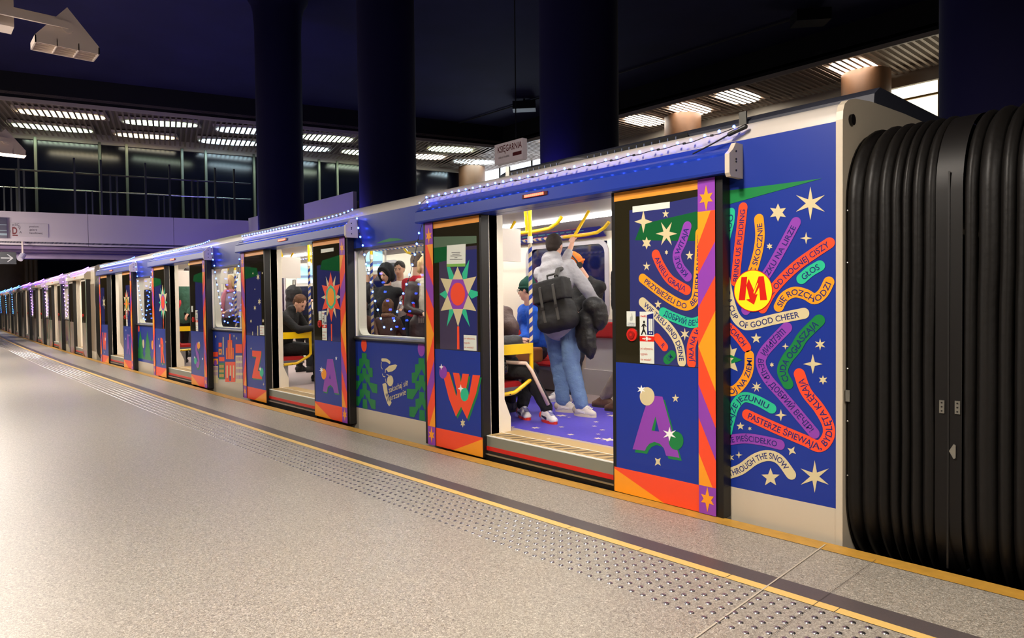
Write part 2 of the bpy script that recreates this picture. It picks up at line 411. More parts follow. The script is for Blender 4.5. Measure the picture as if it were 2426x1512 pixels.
vwall('wall_far_left', (-74, -14), (-74, 24), -1.2, TRACK_Z, -.2, mat('far_wall_navy', (20, 18, 52), .9))
vwall('wall_near_right', (12, 24), (12, -14), -1.2, TRACK_Z, -.2, BLK)
vwall('wall_front', (12, -13.5), (-76, -13.5), -1.2, TRACK_Z, -.2, mat('wall_front_dark', (40, 36, 60), .9))
mb = MB(); slab(mb, [(-76, EDGE_E+.2), (12, EDGE_E+.2), (12, 24), (-76, 24)], -1.3, -1.1); tag(mb.build('ground', mat('track_bed', (22, 20, 20), .95, noise_amt=.4, scale=5)), kind='structure')
# mezzanine ceilings made of thin slats
SLAT = mat('ceiling_slat', (176, 156, 140), .5, .3)
I1 = P1+MN*5.4; IC = PC+MN*5.4
mb = MB()
Lt = (PC-PL).length; n = int(Lt/.2)
for i in range(n):
    a = PL+MD*(i*.2); mb.obox(a+MN*2.7+MD*.07+Vector((0, 0, .008)), MN*2.7, MD*.035, (0, 0, .006))
tag(mb.build('ceiling_slats_left', SLAT), kind='structure')
mb = MB(); n = int((12-PC.x)/.2)
for i in range(n):
    x = PC.x+i*.2; mb.box((x, YR, 8.502), (x+.08, YR+2.9, 8.514))
for i in range(int(5.4/.2)):                            # corner piece
    y = YR+i*.2; x0 = PC.x
    mb.box((PC.x-5.4, y, 8.502), (PC.x, y+.08, 8.514))
tag(mb.build('ceiling_slats_right', SLAT), kind='structure')
mb = MB(); mb.prism([(PL.x, PL.y, 8.72), (PC.x, PC.y, 8.72), (IC.x, IC.y, 8.72), ((PL+MN*5.4).x, (PL+MN*5.4).y, 8.72)], (0, 0, .1))
mb.box((PC.x-6, YR, 8.72), (12, YR+6, 8.82)); tag(mb.build('ceiling_void', mat('plenum_grey', (150, 134, 122), .8)), kind='structure')
for nm, a, b in (('trim_6', PL, PC), ('trim_7', PC, Vector((12, YR, 0)))):
    vwall(nm, a, b, 8.47, 8.60, -.06, CE)
vwall('trim_8', PL+MN*5.4, IC, 8.3, 8.72, .12, CE)
vwall('trim_9', (-19.5, YR+2.9), (12, YR+2.9), 8.1, 8.72, .15, mat('pale_bulkhead', (170, 160, 146), .6))
# fluorescent fixtures above the slats
def fixture(c, d, ln, wd, col, st, label):
    c = Vector(c); d = Vector(d).normalized(); n = Vector((-d.y, d.x, 0))
    t = empty('ceiling_light', label, 'ceiling light', c, 0, 'fluorescent lights behind the mezzanine ceiling slats')
    mb = MB(); mb.obox((0, 0, .07), d*(ln/2+.08), n*(wd/2+.08), (0, 0, .05)); mb.build('housing', CARW, t)
    pts = []
    for k in range(28):
        a = 2*math.pi*k/28; ca, sa = math.cos(a), math.sin(a); pts.append(d*(ln/2)*math.copysign(abs(ca)**.8, ca)+n*(wd/2)*math.copysign(abs(sa)**.8, sa))
    mb = MB(); mb.prism([(p.x, p.y, 0) for p in pts], (0, 0, .02)); o = mb.build('diffuser', mat('tube_light_%s_%d' % (col[0], st*10), col[1], .5, emit=st), t)
    l = bpy.data.lights.new('tube', 'AREA'); l.shape = 'RECTANGLE'; l.size = ln; l.size_y = wd; l.energy = 9*st**.5; l.color = tuple(x/255 for x in col[1]); lo = bpy.data.objects.new('tube', l); COL.objects.link(lo); lo.parent = t; lo.location = (0, 0, -.06); lo.rotation_euler = (0, 0, math.atan2(d.y, d.x))
    return t
WARM = ('warm', (255, 240, 190)); GRN = ('greenish', (225, 255, 215)); COOL = ('cool', (200, 240, 255)); WHT = ('white', (255, 250, 235))
lefts = [((50, 265), (240, 280), .55, WARM, 3.5, 'front row, furthest left'), ((35, 297), (210, 312), .5, GRN, 3.5, 'back row, furthest left'), ((300, 290), (460, 298), .5, GRN, 2.2, 'front row, second from the left'),
         ((280, 320), (410, 328), .45, WARM, 1.8, 'back row, second from the left'), ((520, 308), (640, 314), .6, COOL, 4, 'front row, beside the first pillar'), ((480, 335), (610, 342), .6, COOL, 4, 'back row, beside the first pillar'),
         ((720, 325), (830, 333), .7, GRN, 3.5, 'front row, between the first two pillars'), ((690, 350), (775, 356), .6, COOL, 4, 'back row, just right of the first pillar'), ((815, 360), (900, 366), .6, GRN, 3.5, 'back row, just left of the second pillar'),
         ((1020, 353), (1115, 357), .7, GRN, 5, 'front row, right of the second pillar'), ((975, 371), (1050, 374), .7, WHT, 5, 'second row, right of the second pillar'), ((1080, 383), (1165, 386), .7, COOL, 6, 'second row, left of the bookshop sign'), ((985, 410), (1060, 412), .7, COOL, 6, 'back row, lowest right of the second pillar')]
for a, b, wd, col, st, lab in lefts:
    A = on(*a, 2, 8.53); B = on(*b, 2, 8.53); fixture((A+B)/2, B-A, (B-A).length*1.1, wd*1.5, col, st*2.2, 'tube light above far mezzanine slats, '+lab)
for x, lab in ((-13.6, 'just right of the third pillar'), (-11.45, 'second from the third pillar'), (-9.45, 'third from the third pillar'), (-5.45, 'nearest the round wooden column'), (-18.2, 'just left of the third pillar')):
    fixture((x, YR+1.25, 8.53), (0, 1, 0), 1.9, 1.15, WHT, 14, 'bright light above side mezzanine slats, '+lab)
# fascia of the far mezzanine and of the side gallery
FASC = mat('pale_fascia', (206, 194, 198), .55, noise_amt=.06, scale=.6)
ZF0, ZF1 = 3.5, 4.66
FE = P1+MD*((7.0-P1.y)/MD.y)                             # where the gallery turns along the tracks
mb = MB(); 
def panels(a, b, n, z0, z1, th, name):
    a = Vector((a[0], a[1], 0)); b = Vector((b[0], b[1], 0)); t = (b-a).normalized(); nn = Vector((-t.y, t.x, 0)); L = (b-a).length/n
    mb = MB()
    for i in range(n):
        c = a+t*(L*(i+.5)); mb.obox((c.x+nn.x*th/2, c.y+nn.y*th/2, (z0+z1)/2), t*(L/2-.006), nn*(th/2), (0, 0, (z1-z0)/2))
    tag(mb.build(name, FASC), kind='structure')
SEAM0 = on(60, 540, 0, -25.6); 
panels(P1-MD*9+MD*.35, FE, 6, ZF0, ZF1, .12, 'wall_mezzanine_front')
panels(FE, (-15.35, 7.0), 2, 4.1, 4.75, -.12, 'wall_gallery_side')
mb = MB(); q = MN*4.5
A0 = P1-MD*9
mb.prism([(A0.x+MN.x*.13, A0.y+MN.y*.13, 4.2), (FE.x+MN.x*.13, FE.y+MN.y*.13, 4.2), (FE.x+MN.x*7, FE.y+MN.y*7, 4.2), (A0.x+MN.x*7, A0.y+MN.y*7, 4.2)], (0, 0, .4))
mb.box((FE.x+.15, 7.13, 4.1), (-15.45, 17.7, 4.5)); mb.box((-30, YR, 4.1), (12, 23.5, 4.5)); mb.box((-30, 7.2, 4.1), (FE.x, 17.7, 4.5))
tag(mb.build('floor_mezzanine', mat('mezz_floor', (60, 54, 56), .5)), kind='structure')
BEAM = mat('purple_lit_beam', (150, 130, 160), .4, .2)
mb = MB(); c0 = P1-MD*9+MN*.2; c1_ = FE+MN*.2
mb.tube([(c0.x, c0.y, 3.42), (c1_.x, c1_.y, 3.42)], .07, 8); mb.tube([(c0.x+MN.x*.5, c0.y+MN.y*.5, 3.36), (c1_.x+MN.x*.5, c1_.y+MN.y*.5, 3.36)], .07, 8)
tag(mb.build('trim_10', BEAM), kind='structure')
vwall('wall_soffit_beam', P1-MD*9+MN*1.2, FE+MN*1.2, 3.1, 3.55, .3, BEAM)
mb = MB(); a = P1-MD*9; mb.prism([(a.x, a.y, 3.56), (FE.x, FE.y, 3.56), ((FE+MN*10).x, (FE+MN*10).y, 3.56), ((a+MN*10).x, (a+MN*10).y, 3.56)], (0, 0, .06)); tag(mb.build('ceiling_under_mezzanine', mat('under_soffit', (52, 46, 80), .7)), kind='structure')
# brown wall with columns under the mezzanine
mb = MB(); BW = mat('brown_stone', (112, 88, 66), .5, noise_amt=.35, scale=1.5)
vwall('wall_under_mezzanine', (-67.5, -13.4), (-67.5, 5.2), 0, 7, -.3, BW)
for i in range(3):
    c = on((62, 73, 84)[i], 640, 0, -66); mb = MB(); mb.cyl((0, 0, -1.1), (0, 0, 7), .17, 20); o = mb.build('stone_column', BW); o.location = (c.x, c.y, 0)
    tag(o, 'slender brown round stone column under the far mezzanine, '+('leftmost', 'middle', 'rightmost')[i]+' of three', 'column', 'columns under the far mezzanine')
# balustrade
BAL = mat('balustrade_metal', (120, 124, 112), .3, .8)
bal = empty('balustrade', 'dark metal balustrade with tall posts above the pale mezzanine fascia', 'balustrade', (P1.x, P1.y, ZF1))
def bl(p, dz=0): return (p.x-P1.x, p.y-P1.y, dz)
S0 = P1-MD*6; S1 = FE
mb = MB(); mb.tube([bl(S0, 5.5-ZF1), bl(S1, 5.5-ZF1)], .022, 8); mb.build('rail', mat('bright_rail', (190, 200, 170), .25, .8), bal)
mb = MB(); mb.tube([bl(S0+MN*.05, 6.12-ZF1), bl(S1+MN*.05, 6.12-ZF1)], .03, 8); mb.build('handrail', DMETAL, bal)
GW = empty('glazed_screen', 'tall dark glass screen with steel mullions behind the far mezzanine balustrade', 'glass wall', (I1.x, I1.y, 4.5))
def hit_front(u, v=500, plane=0.0):
    o = P1+MN*plane; n = MN; d = cf+(u-1213)/FPX*R_-(v-756)/FPX*U_; t = (o-CAMP).dot(n)/d.dot(n); return CAMP+t*d
for u in (45, 177, 240, 345, 402, 510, 555): 
    p = hit_front(u, 450); mb = MB(); mb.box((-.03, -.03, 0), (.03, .03, 2.0)); o = mb.build('post', BAL, bal); o.location = bl(p)
for u in (10, 27, 204, 219, 376, 389, 531, 543): 
    p = hit_front(u, 480); mb = MB(); mb.box((-.022, -.022, 0), (.022, .022, .84)); o = mb.build('baluster', BAL, bal); o.location = bl(p)
for u in (40, 58, 262, 278, 456, 470):
    p = hit_front(u, 480, .05); mb = MB(); mb.box((-.03, -.03, 0), (.03, .03, 1.46)); o = mb.build('baluster', BAL, bal); o.location = bl(p)
for u in (85, 237, 301, 432, 488, 602, 756, 799):
    p = hit_front(u, 420, 5.4); mb = MB(); mb.box((-.05, -.05, 0), (.05, .05, 3.9)); o = mb.build('mullion', BAL, GW); o.location = (p.x-I1.x, p.y-I1.y, 0)
mb = MB(); a = -MD*9+MN*.1; b = (IC-I1)+MN*.1; mb.prism([(a.x, a.y, 0), (b.x, b.y, 0), (b.x+MN.x*.05, b.y+MN.y*.05, 0), (a.x+MN.x*.05, a.y+MN.y*.05, 0)], (0, 0, 4.0))
mb.build('glass_panel', mat('night_glass', (10, 12, 26), .12, spec=.6), GW)
# side mezzanine back wall: dark stretch, bright windows, wooden columns
BY = YR+3.1
vwall('wall_side_mezzanine', (-21.5, BY+.1), (-5.2, BY+.1), 4.5, 8.6, .2, mat('slate_panel', (52, 54, 58), .6))
for u in (1486, 1539, 1560, 1690, 1763, 1822, 1901): 
    p = on(u, 260, 1, BY); mb = MB(); mb.box((-.05, -.04, -.09), (.05, .04, .09)); o = mb.build('wall_lamp', mat('small_amber_fitting', (190, 150, 50), .5)); o.location = (p.x, BY, 7.95+ .0)
    tag(o, 'tiny amber fitting high on the dark wall of the side mezzanine', 'fitting', 'amber fittings on the side mezzanine wall')
WIN = mat('lit_window', (255, 250, 226), .5, emit=1.6)
WFR = mat('ochre_frame', (158, 120, 20), .5)
wn = MB(); wn.box((-5.1, BY+.1, 5.0), (-2.2, BY+.14, 8.45)); o = wn.build('window_1', WIN); tag(o, kind='structure')
mb = MB()
for x in (-5.15, -3.62, -2.2): mb.box((x-.05, BY+.02, 5), (x+.05, BY+.1, 8.5))
for z in (7.72, 6.9): mb.box((-5.15, BY+.02, z-.03), (-2.2, BY+.1, z+.03))
mb.build('window_frame', WFR, o)
wn = MB(); wn.box((-46, BY-.16, 5.0), (-19.6, BY-.1, 8.49)); o = wn.build('window_2', mat('lit_window_cool', (225, 238, 255), .5, emit=2.6)); tag(o, kind='structure')
mb = MB()
for i in range(9): mb.box((-42+i*2.5, BY-.22, 5), (-41.92+i*2.5, BY-.16, 8.49))
mb.build('window_frame', DMETAL, o)
WOOD = mat('wood_cladding', (112, 76, 50), .5, noise_amt=.3, scale=2.2)
for x, y, r, lab in ((-5.35, YR+1.9, .72, 'widest, beside the bright windows'), (-12.1, YR+1.7, .7, 'right of the third pillar, only its top seen over the train'), (-25.2, YR+1.6, .7, 'left of the bookshop sign')):
    mb = MB(); mb.cyl((0, 0, 0), (0, 0, 3.98), r, 36); o = mb.build('wooden_column', WOOD, smooth='auto'); o.location = (x, y, 4.5)
    tag(o, 'round wood-clad column on the side mezzanine, '+lab, 'column')
mb = MB(); mb.tube([(-16, YR+.1, 0), (11, YR+.1, 0)], .03, 8); o = mb.build('hand_rail', DMETAL); o.location = (0, 0, 5.6); tag(o, 'thin dark handrail along the edge of the side mezzanine', 'handrail')
# pillars
PILM = mat('pillar_black', (20, 17, 58), .8, spec=.2)
for i, (x, lab) in enumerate(((-14.45, 'furthest left of the four'), (-9.0, 'second from the left, rising left of the bookshop sign'), (-3.5, 'third from the left, right of the bookshop sign'), (2.02, 'furthest right, behind the black bellows'))):
    mb = MB(); r = .6
    mb.tube([(0, 0, -1.1), (0, 0, 8.6), (0, 0, 9.1), (0, 0, 9.3), (0, 0, TRACK_Z)], [r, r, r+.03, r+.08, r+.2], 40); o = mb.build('round_pillar', PILM, smooth='auto'); o.location = (x, 4.2, 0)
    tag(o, 'tall round black pillar, '+lab, 'pillar', 'black pillars behind the train')
# track light rail and dark speakers on the ceiling
mb = MB(); a = on(1070, 297, 2, 9.45); b = on(1960, 20, 2, 9.45); mb.tube([a-a, b-a], .03, 6); o = mb.build('ceiling_rail', mat('rail_grey', (90, 88, 92), .4, .6)); o.location = a; tag(o, 'thin metal rail running along the dark hall ceiling', 'rail')
for (u, v), lab in (((1242, 252), 'left of the third pillar'), ((1920, 42), 'near the top right corner')):
    p = on(u, v, 2, 9.2); mb = MB(); mb.obox((0, 0, 0), (.35, .3, 0), (-.2, .2, 0), (0, 0, .16)); mb.box((-.03, -.03, .16), (.03, .03, .3)); o = mb.build('ceiling_speaker', mat('speaker_black', (20, 19, 22), .5)); o.location = p
    tag(o, 'small black box loudspeaker on the dark ceiling, '+lab, 'loudspeaker')
# bookshop sign hung beyond the train
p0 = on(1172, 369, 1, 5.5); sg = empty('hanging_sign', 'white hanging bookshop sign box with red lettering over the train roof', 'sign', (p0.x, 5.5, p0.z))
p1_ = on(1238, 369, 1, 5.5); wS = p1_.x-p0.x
mb = MB(); mb.box((0, 0, -.19), (wS, .12, .21)); mb.build('sign_box', mat('sign_face_added_glow', (196, 176, 168), .5, emit=.3), sg)  # faint emission added to brighten the sign face
mb = MB(); mb.cyl((wS*.7, .06, .2), (wS*.7, .06, TRACK_Z-p0.z), .012, 8); mb.build('hanger_rod', BLK, sg)
ar = Art(lambda c, a, b: (a, b), lambda a, z, l: (a, -.002-.001*l, z))
ar.text('w', (.10, .03), 'KSI\u0118GARNIA', mat('dull_red_print', (150, 40, 40), .5), .13, width=wS*.86)
ar.text('w', (.12, -.09), 'dobrych ksi\u0105\u017cek', mat('dull_grey_print', (120, 100, 96), .5), .045, width=wS*.4)
ar.polyw([(wS*.66, -.10), (wS*.97, -.10), (wS*.97, -.03), (wS*.66, -.03)], MATS['dull_red_print'], 1)
ar.build('lettering', sg)
# bookshop board on the mezzanine fascia
def board(name, label, u0, v0, u1, v1, m, cat='sign', out=.03):
    a = hit_front(u0, v0, -out); b = hit_front(u1, v1, -out); hh = a.z-b.z; L = ((b-a).dot(MD))
    o = empty(name, label, cat, (a.x, a.y, b.z), math.atan2(MD.y, MD.x))
    mb = MB(); mb.box((0, 0, 0), (L, .03, hh)); mb.build('panel', m, o); return o, L, hh
o, L, hh = board('sign_board', 'pale bookshop board with red D emblem on the mezzanine fascia', 24, 528, 115, 563, mat('board_white', (200, 190, 192), .5))
ar = Art(lambda c, a, b: (a*L, b*hh), lambda a, z, l: (a, -.003-.001*l, z))
DR = mat('board_dark_red', (120, 20, 34), .5); DG = mat('board_grey', (110, 100, 108), .5)
ar.polyw([(L*.05, hh*.06), (L*.19, hh*.06), (L*.19, hh*.14), (L*.05, hh*.14)], DR)
ar.text('w', (.05, .2), 'D', DR, hh*.5, bold=.03, width=L*.13)
for t, x, y in (('K', .06, .76), ('S', .12, .8), ('I', .0, .3), ('C', .17, .8), ('G', .2, .62), ('I', .235, .5), ('A', .23, .25)): ar.text('w', (x, y), t, DG, hh*.17)
for i, t in enumerate(('poziom', 'galerii', 'handlowej')): ar.text('w', (.5, .72-.24*i), t, DG, hh*.14)
ar.build('lettering', o)
o, L, hh = board('dark_display_board', 'dark board with pale horizontal lines at the left edge of the fascia', -60, 514, 17, 564, mat('board_navy', (46, 40, 74), .4), out=.16)
mb = MB()
for z in (.13, .36, .64): mb.box((0, -.01, hh*z), (L, -.002, hh*(z+.03 if z > .2 else z+.1)))
mb.build('lines', mat('pale_line', (150, 170, 180), .5), o)
o, L, hh = board('arrow_sign', 'navy sign with white right-pointing arrow under the mezzanine', -60, 596, 39, 626, mat('arrow_navy', (7, 12, 30), .5), out=.1)
mb = MB(); y = -.004
mb.prism([(L*.62, y, hh*.46), (L*.88, y, hh*.46), (L*.88, y, hh*.54), (L*.62, y, hh*.54)], (0, -.003, 0))
for s_ in (1, -1): mb.prism([(L*.93, y, hh*.5), (L*.80, y, hh*(.5+s_*.32)), (L*.77, y, hh*(.5+s_*.32)), (L*.88, y, hh*.5)], (0, -.003, 0))
mb.build('arrow', mat('arrow_white', (180, 180, 186), .5), o)
p = hit_front(54, 607, -.3); cc = empty('security_camera', 'small white security camera under the mezzanine fascia by the arrow sign', 'camera', p)
mb = MB(); mb.cyl((0, 0, 3.60-p.z), (0, 0, .05), .03, 10); mb.cyl((0, 0, 3.58-p.z), (MN.x*.42, MN.y*.42, 3.58-p.z), .03, 10); mb.build('bracket', CARW, cc)
mb = MB(); mb.tube([(-.05, .02, .06), (.12, -.1, -.12)], .09, 14); mb.build('camera_body', mat('camera_white', (190, 184, 200), .4), cc)
# ------------------------------------------------------------------ platform lamps
LAMPG = mat('lamp_tube_glow', (255, 226, 180), .5, emit=30, ecol=(255, 214, 160))
def lamp_head(t, c, lit, wd=.56, ht=.34, dp=.3, out=1):
    """triangular lamp head: the triangle faces along the platform, the louvre looks down"""
    cx, cy, cz = c
    mb = MB(); mb.prism([(cx, cy-wd/2, cz), (cx, cy+wd/2, cz), (cx, cy, cz+ht)], (dp, 0, 0)); h = mb.build('lamp_shade', CARW, t)
    mb = MB(); x0, x1, y0, y1 = cx-.0, cx+dp, cy-wd/2, cy+wd/2; z0 = cz-.07
    for a, b in (((x0, y0, z0), (x1, y0+.012, cz)), ((x0, y1-.012, z0), (x1, y1, cz)), ((x0, y0, z0), (x0+.012, y1, cz)), ((x1-.012, y0, z0), (x1, y1, cz))): mb.box(a, b)
    for k in (1, 2): yy = y0+wd*k/3; mb.box((x0, yy-.004, z0), (x1, yy+.004, cz))
    for k in (1, 2, 3): xx = x0+dp*k/4; mb.box((xx-.003, y0, z0+.01), (xx+.003, y1, z0+.05))
    mb.build('louvre', CARW, h)
    mb = MB(); mb.box((x0+.02, y0+.03, cz-.03), (x1-.02, y1-.03, cz-.015)); mb.build('tube', LAMPG if lit else mat('tube_unlit', (210, 200, 180), .4), h)
    mb = MB(); mb.cyl((x1, cy, cz+ht*.38), (x1+.03, cy, cz+ht*.38), .055, 20); mb.build('hinge_disc', CARW, h)
    return h
def lamp_post(x, y, label, lit_near=True, spill=.3, lit_far=True, z=4.12, real=True, dn=.52):
    t = empty('platform_lamp', label, 'lamp', (x, y, z), 0, 'twin lamps hung over the platform')
    mb = MB(); mb.cyl((-.1, 0, .35), (-.1, 0, TRACK_Z-z-.002), .045, 14); mb.cyl((.02, -.12, .35), (.02, -.12, TRACK_Z-z-.002), .035, 12); mb.build('pole', CARW, t)
    mb = MB(); mb.box((-.16, -.14, .1), (.08, .1, .55)); mb.build('hub', CARW, t)
    for s_, lit in ((1, lit_near), (-1, lit_far)):
        for dz in (0, .24): mb = MB(); mb.obox((.33 if dz == 0 else -.02, s_*dn*.5, .15+dz*.6), (.012, 0, 0), (0, dn*.5+.0, 0), (0, 0, .035)); mb.build('arm', CARW, t)
        lamp_head(t, (0, s_*dn, 0), lit)
        if lit and real:
            l = bpy.data.lights.new('tube_spill', 'POINT'); l.energy = LAMP_W*spill; l.color = (1, .9, .82); l.shadow_soft_size = .12; lo = bpy.data.objects.new('tube_spill', l); COL.objects.link(lo); lo.parent = t; lo.location = (.15, s_*dn, -.22)
            l = bpy.data.lights.new('lamp_light', 'AREA'); l.shape = 'RECTANGLE'; l.size = .3; l.size_y = .5; l.energy = LAMP_W; l.color = (1, .92, .82)
            lo = bpy.data.objects.new('lamp_light', l); COL.objects.link(lo); lo.parent = t; lo.location = (.15, s_*dn, -.09)
    return t
lc = on(155, 118, 2, 3.95); 
lamp_post(lc.x-.15, lc.y-.52, 'white twin-armed platform lamp with triangular heads in the top left corner', lit_near=False, z=3.995)
l2 = on(12, 357, 2, 3.95)
lamp_post(l2.x-.15, l2.y-.52, 'lit white triangular platform lamp at the left edge, below the first', z=3.95)
lamp_post(l2.x-6.2, l2.y-.9, 'triangular platform lamp further along the platform', z=3.95, spill=.7)
lamp_post(1.3, lc.y-.52, 'twin triangular platform lamp over the camera end of the platform', z=3.95)
lamp_post(-42, -3.0, 'small triangular platform lamp in the distance', z=3.95, spill=.4)
lamp_post(-56, -2.6, 'triangular platform lamp at the platform end', z=3.95, spill=.5)
lamp_post(6.9, lc.y-.4, 'twin triangular platform lamp behind the camera', z=3.95)
lamp_post(l2.x-13, l2.y-.6, 'triangular platform lamp at the far end of the platform', z=3.95, spill=.9)
for x, y, z, e in ((-9.5, 3.3, 2.75, 60), (-15.0, 3.6, 2.75, 130), (-20.5, 4.0, 2.8, 170), (-3.5, 3.3, 2.75, 30)):   # unseen blue lamps, added behind the train to tint pillars and fascia
    sp = empty('added_blue_lamp', 'blue festive spotlight behind the train roof', 'spotlight', (x, y, z), 0, 'blue spotlights behind the train')
    mb = MB(); mb.cyl((0, 0, -.12), (0, 0, .02), .07, 14); mb.build('lamp_shade', BLK, sp)
    mb = MB(); mb.cyl((0, 0, -z-1.1), (0, 0, -.12), .02, 8); mb.build('stand', BLK, sp)
    mb = MB(); mb.cyl((0, 0, .02), (0, 0, .03), .06, 14); mb.build('lens', mat('blue_lens', (60, 70, 255), .3, emit=2), sp)
    l = bpy.data.lights.new('blue_light', 'POINT'); l.energy = e; l.color = (.16, .12, 1); l.shadow_soft_size = .08; lo = bpy.data.objects.new('blue_light', l); COL.objects.link(lo); lo.parent = sp; lo.location = (0, 0, .14)
# ------------------------------------------------------------------ train cars
FZ = .19
XR, XL = 2.17, -15.35
CENT = [0, -PITCH, -2*PITCH, -3*PITCH]
DARKBLUE = mat('far_window_night', (14, 20, 66), .06, spec=.7)
INTF = mat('car_floor', (176, 158, 156), .5, noise_amt=.12, scale=120)
PURF = mat('floor_purple', (84, 70, 190), .5, noise_amt=.1, scale=30)
FSTAR = mat('floor_star', (224, 204, 190), .5)
STRIPL = mat('light_strip', (255, 252, 244), .5, emit=24)
SPIR = spiral_mat('spiral_wrap', (34, 60, 160), (214, 196, 160), .085)
SPIRX = spiral_mat('spiral_wrap_x', (34, 60, 160), (214, 196, 160), .085, axis=0)
SEATSHELL = mat('seat_shell_grey', (110, 104, 112), .45)
LEDR = mat('red_led', (255, 70, 50), .4, emit=8)
SILLG = mat('sill_green_grey', (150, 152, 138), .4, .5)
def rrect(x0, x1, z0, z1, r, n=6):
    pts = []
    for cx, cz, a0 in ((x1-r, z1-r, 0), (x0+r, z1-r, 90), (x0+r, z0+r, 180), (x1-r, z0+r, 270)):
        for k in range(n+1): a = math.radians(a0+90*k/n); pts.append((cx+r*math.cos(a), cz+r*math.sin(a)))
    return pts
def ring(mb, outer, inner, y0, y1, mi=0):
    """frame between two closed outlines with the same number of points, extruded from y0 to y1"""
    n = len(outer); vs = []
    for y in (y0, y1):
        vs += [(a, y, z) for a, z in outer]+[(a, y, z) for a, z in inner]
    fs = []
    for i in range(n):
        j = (i+1) % n
        fs += [(i, j, n+j, n+i), (2*n+i, 3*n+i, 3*n+j, 2*n+j), (i, 2*n+i, 2*n+j, j), (n+i, n+j, 3*n+j, 3*n+i)]
    mb.add(vs, fs, mi)
LC = photo_xz(YL, .7, 1)          # photograph -> (s, z) on the nearest right-hand leaf
LCL = photo_xz(YL, -.7, -1)       # photograph -> (s, z) on the nearest left-hand leaf
LC2 = photo_xz(YL, .7-PITCH, 1); LC2L = photo_xz(YL, -.7-PITCH, -1)
LC3 = photo_xz(YL, .7-2*PITCH, 1); LC3L = photo_xz(YL, -.7-2*PITCH, -1)
S0_, S1_, S2_ = .03, .682, .80
def leaf_border(ar, dim=0):
    def zz(v, u=1690): return on(u, v, 1, YL).z
    def Z3(y): return zz(400+y/3.15)
    def Z4(y): return zz(840+y/3.78, 1695)
    a, b = S1_, S2_
    zt0, zt1 = 2.03, Z3(310); zb1 = Z4(1195)
    q = ar.polyw
    q([(a, zt1), (b, zt1), (b, zt0), (a, zt0)], PURPLE, 11); q([(a, .006), (b, .006), (b, zb1), (a, zb1)], PURPLE, 11)
    q([(a, zb1), (b, zb1), (b, zt1), (a, zt1)], RED, 11)
    q([(a, zt1), (a+.09, zt1), (a, Z3(560))], ORANGE, 12)
    q([(b, Z3(545)), (b, Z3(800)), (a, Z3(1040)), (a, Z3(785))], PURPLE, 12)
    q([(b, Z3(1060)), (b, Z4(330)), (a, Z3(1330))], ORANGE, 12)
    q([(a, Z4(280)), (b, Z4(660)), (b, Z4(950)), (a, Z4(580))], PURPLE, 12)
    q([(a, Z4(905)), (a+.095, zb1), (a, zb1)], ORANGE, 12)
    m = (a+b)/2
    for zc in ((zt0+zt1)/2-.02, zb1/2+.01):
        pts = []
        for k in range(12):
            an = math.pi*k/6+math.pi/2; r = (.052, .026)[k % 2]; ex = 1.5 if k in (0, 6) else 1
            pts.append((m+r*math.cos(an)*1.0, zc+r*math.sin(an)*ex))
        q(pts, ORANGE, 13)
    q([(S0_-.02, .006), (a, .006), (a, .172), (S0_-.02, .172)], RED)
    q([(S0_-.02, .006), (.42, .006), (S0_-.02, .160)], ORANGE, 2)
    q([(S0_, .172), (a, .172), (a, .888), (S0_, .888)], BLUE)
    q([(S0_-.005, 1.972), (a, 1.972), (a, 2.03), (S0_-.005, 2.03)], ORANGE2)
def bsticker(ar, s0, z0, full=True):
    """paper notices stuck low on the glass"""
    q = ar.polyw
    if full:
        q([(s0, z0), (s0+.115, z0), (s0+.115, z0+.335), (s0, z0+.335)], PAPER, 8)
        ar.text('w', (s0+.006, z0+.30), 'Uwa\u017caj', LRED, .014, 9, width=.05)
        q([(s0+.06, z0+.185), (s0+.11, z0+.185), (s0+.11, z0+.325), (s0+.06, z0+.315)], INK, 9)
        q([(s0+.072, z0+.21), (s0+.088, z0+.21), (s0+.088, z0+.29), (s0+.072, z0+.29)], PAPER, 10); q([(s0+.09, z0+.21), (s0+.104, z0+.21), (s0+.104, z0+.29), (s0+.09, z0+.29)], PAPER, 10)
        for k in (.08, .094): ar.polyw([(s0+k+.005*math.cos(a), z0+.197+.005*math.sin(a)) for a in [math.pi*i/5 for i in range(10)]], PAPER, 10)
        man = [(.010, .185), (.018, .182), (.030, .205), (.040, .20), (.048, .183), (.054, .186), (.044, .212), (.036, .222), (.040, .245), (.052, .235), (.055, .24), (.040, .258), (.026, .256), (.014, .24), (.018, .235), (.027, .243), (.026, .22), (.020, .21)]
        q([(s0+a, z0+b) for a, b in man], BLACKR, 9); q([(s0+.036+.008*math.cos(a), z0+.268+.009*math.sin(a)) for a in [math.pi*i/6 for i in range(12)]], BLACKR, 9)
        q([(s0, z0+.142), (s0+.115, z0+.142), (s0+.115, z0+.176), (s0, z0+.176)], LRED, 9)
        for d, x in ((1, .022), (-1, .093)):
            q([(s0+x, z0+.156), (s0+x+.014*d, z0+.156), (s0+x+.014*d, z0+.150), (s0+x+.024*d, z0+.159), (s0+x+.014*d, z0+.168), (s0+x+.014*d, z0+.162), (s0+x, z0+.162)], PAPER, 10)
        pts = [(s0+.058+(.016 if k % 2 else .008)*math.cos(math.pi*k/7), z0+.16+(.02 if k % 2 else .010)*math.sin(math.pi*k/7)) for k in range(14)]; q(pts, PAPER, 10)
        z1 = z0
    else:
        q([(s0, z0), (s0+.13, z0), (s0+.13, z0+.13), (s0, z0+.13)], PAPER, 8); z1 = z0+.005
    for k, t in enumerate(('po us\u0142yszeniu', 'sygna\u0142u', 'nie wsiada\u0107!')):
        ar.text('w', (s0+.006, z1+.088-.036*k), t, mat('brick_print', (196, 84, 60), .5), .017, 9, width=(.098, .055, .085)[k], bold=.004)
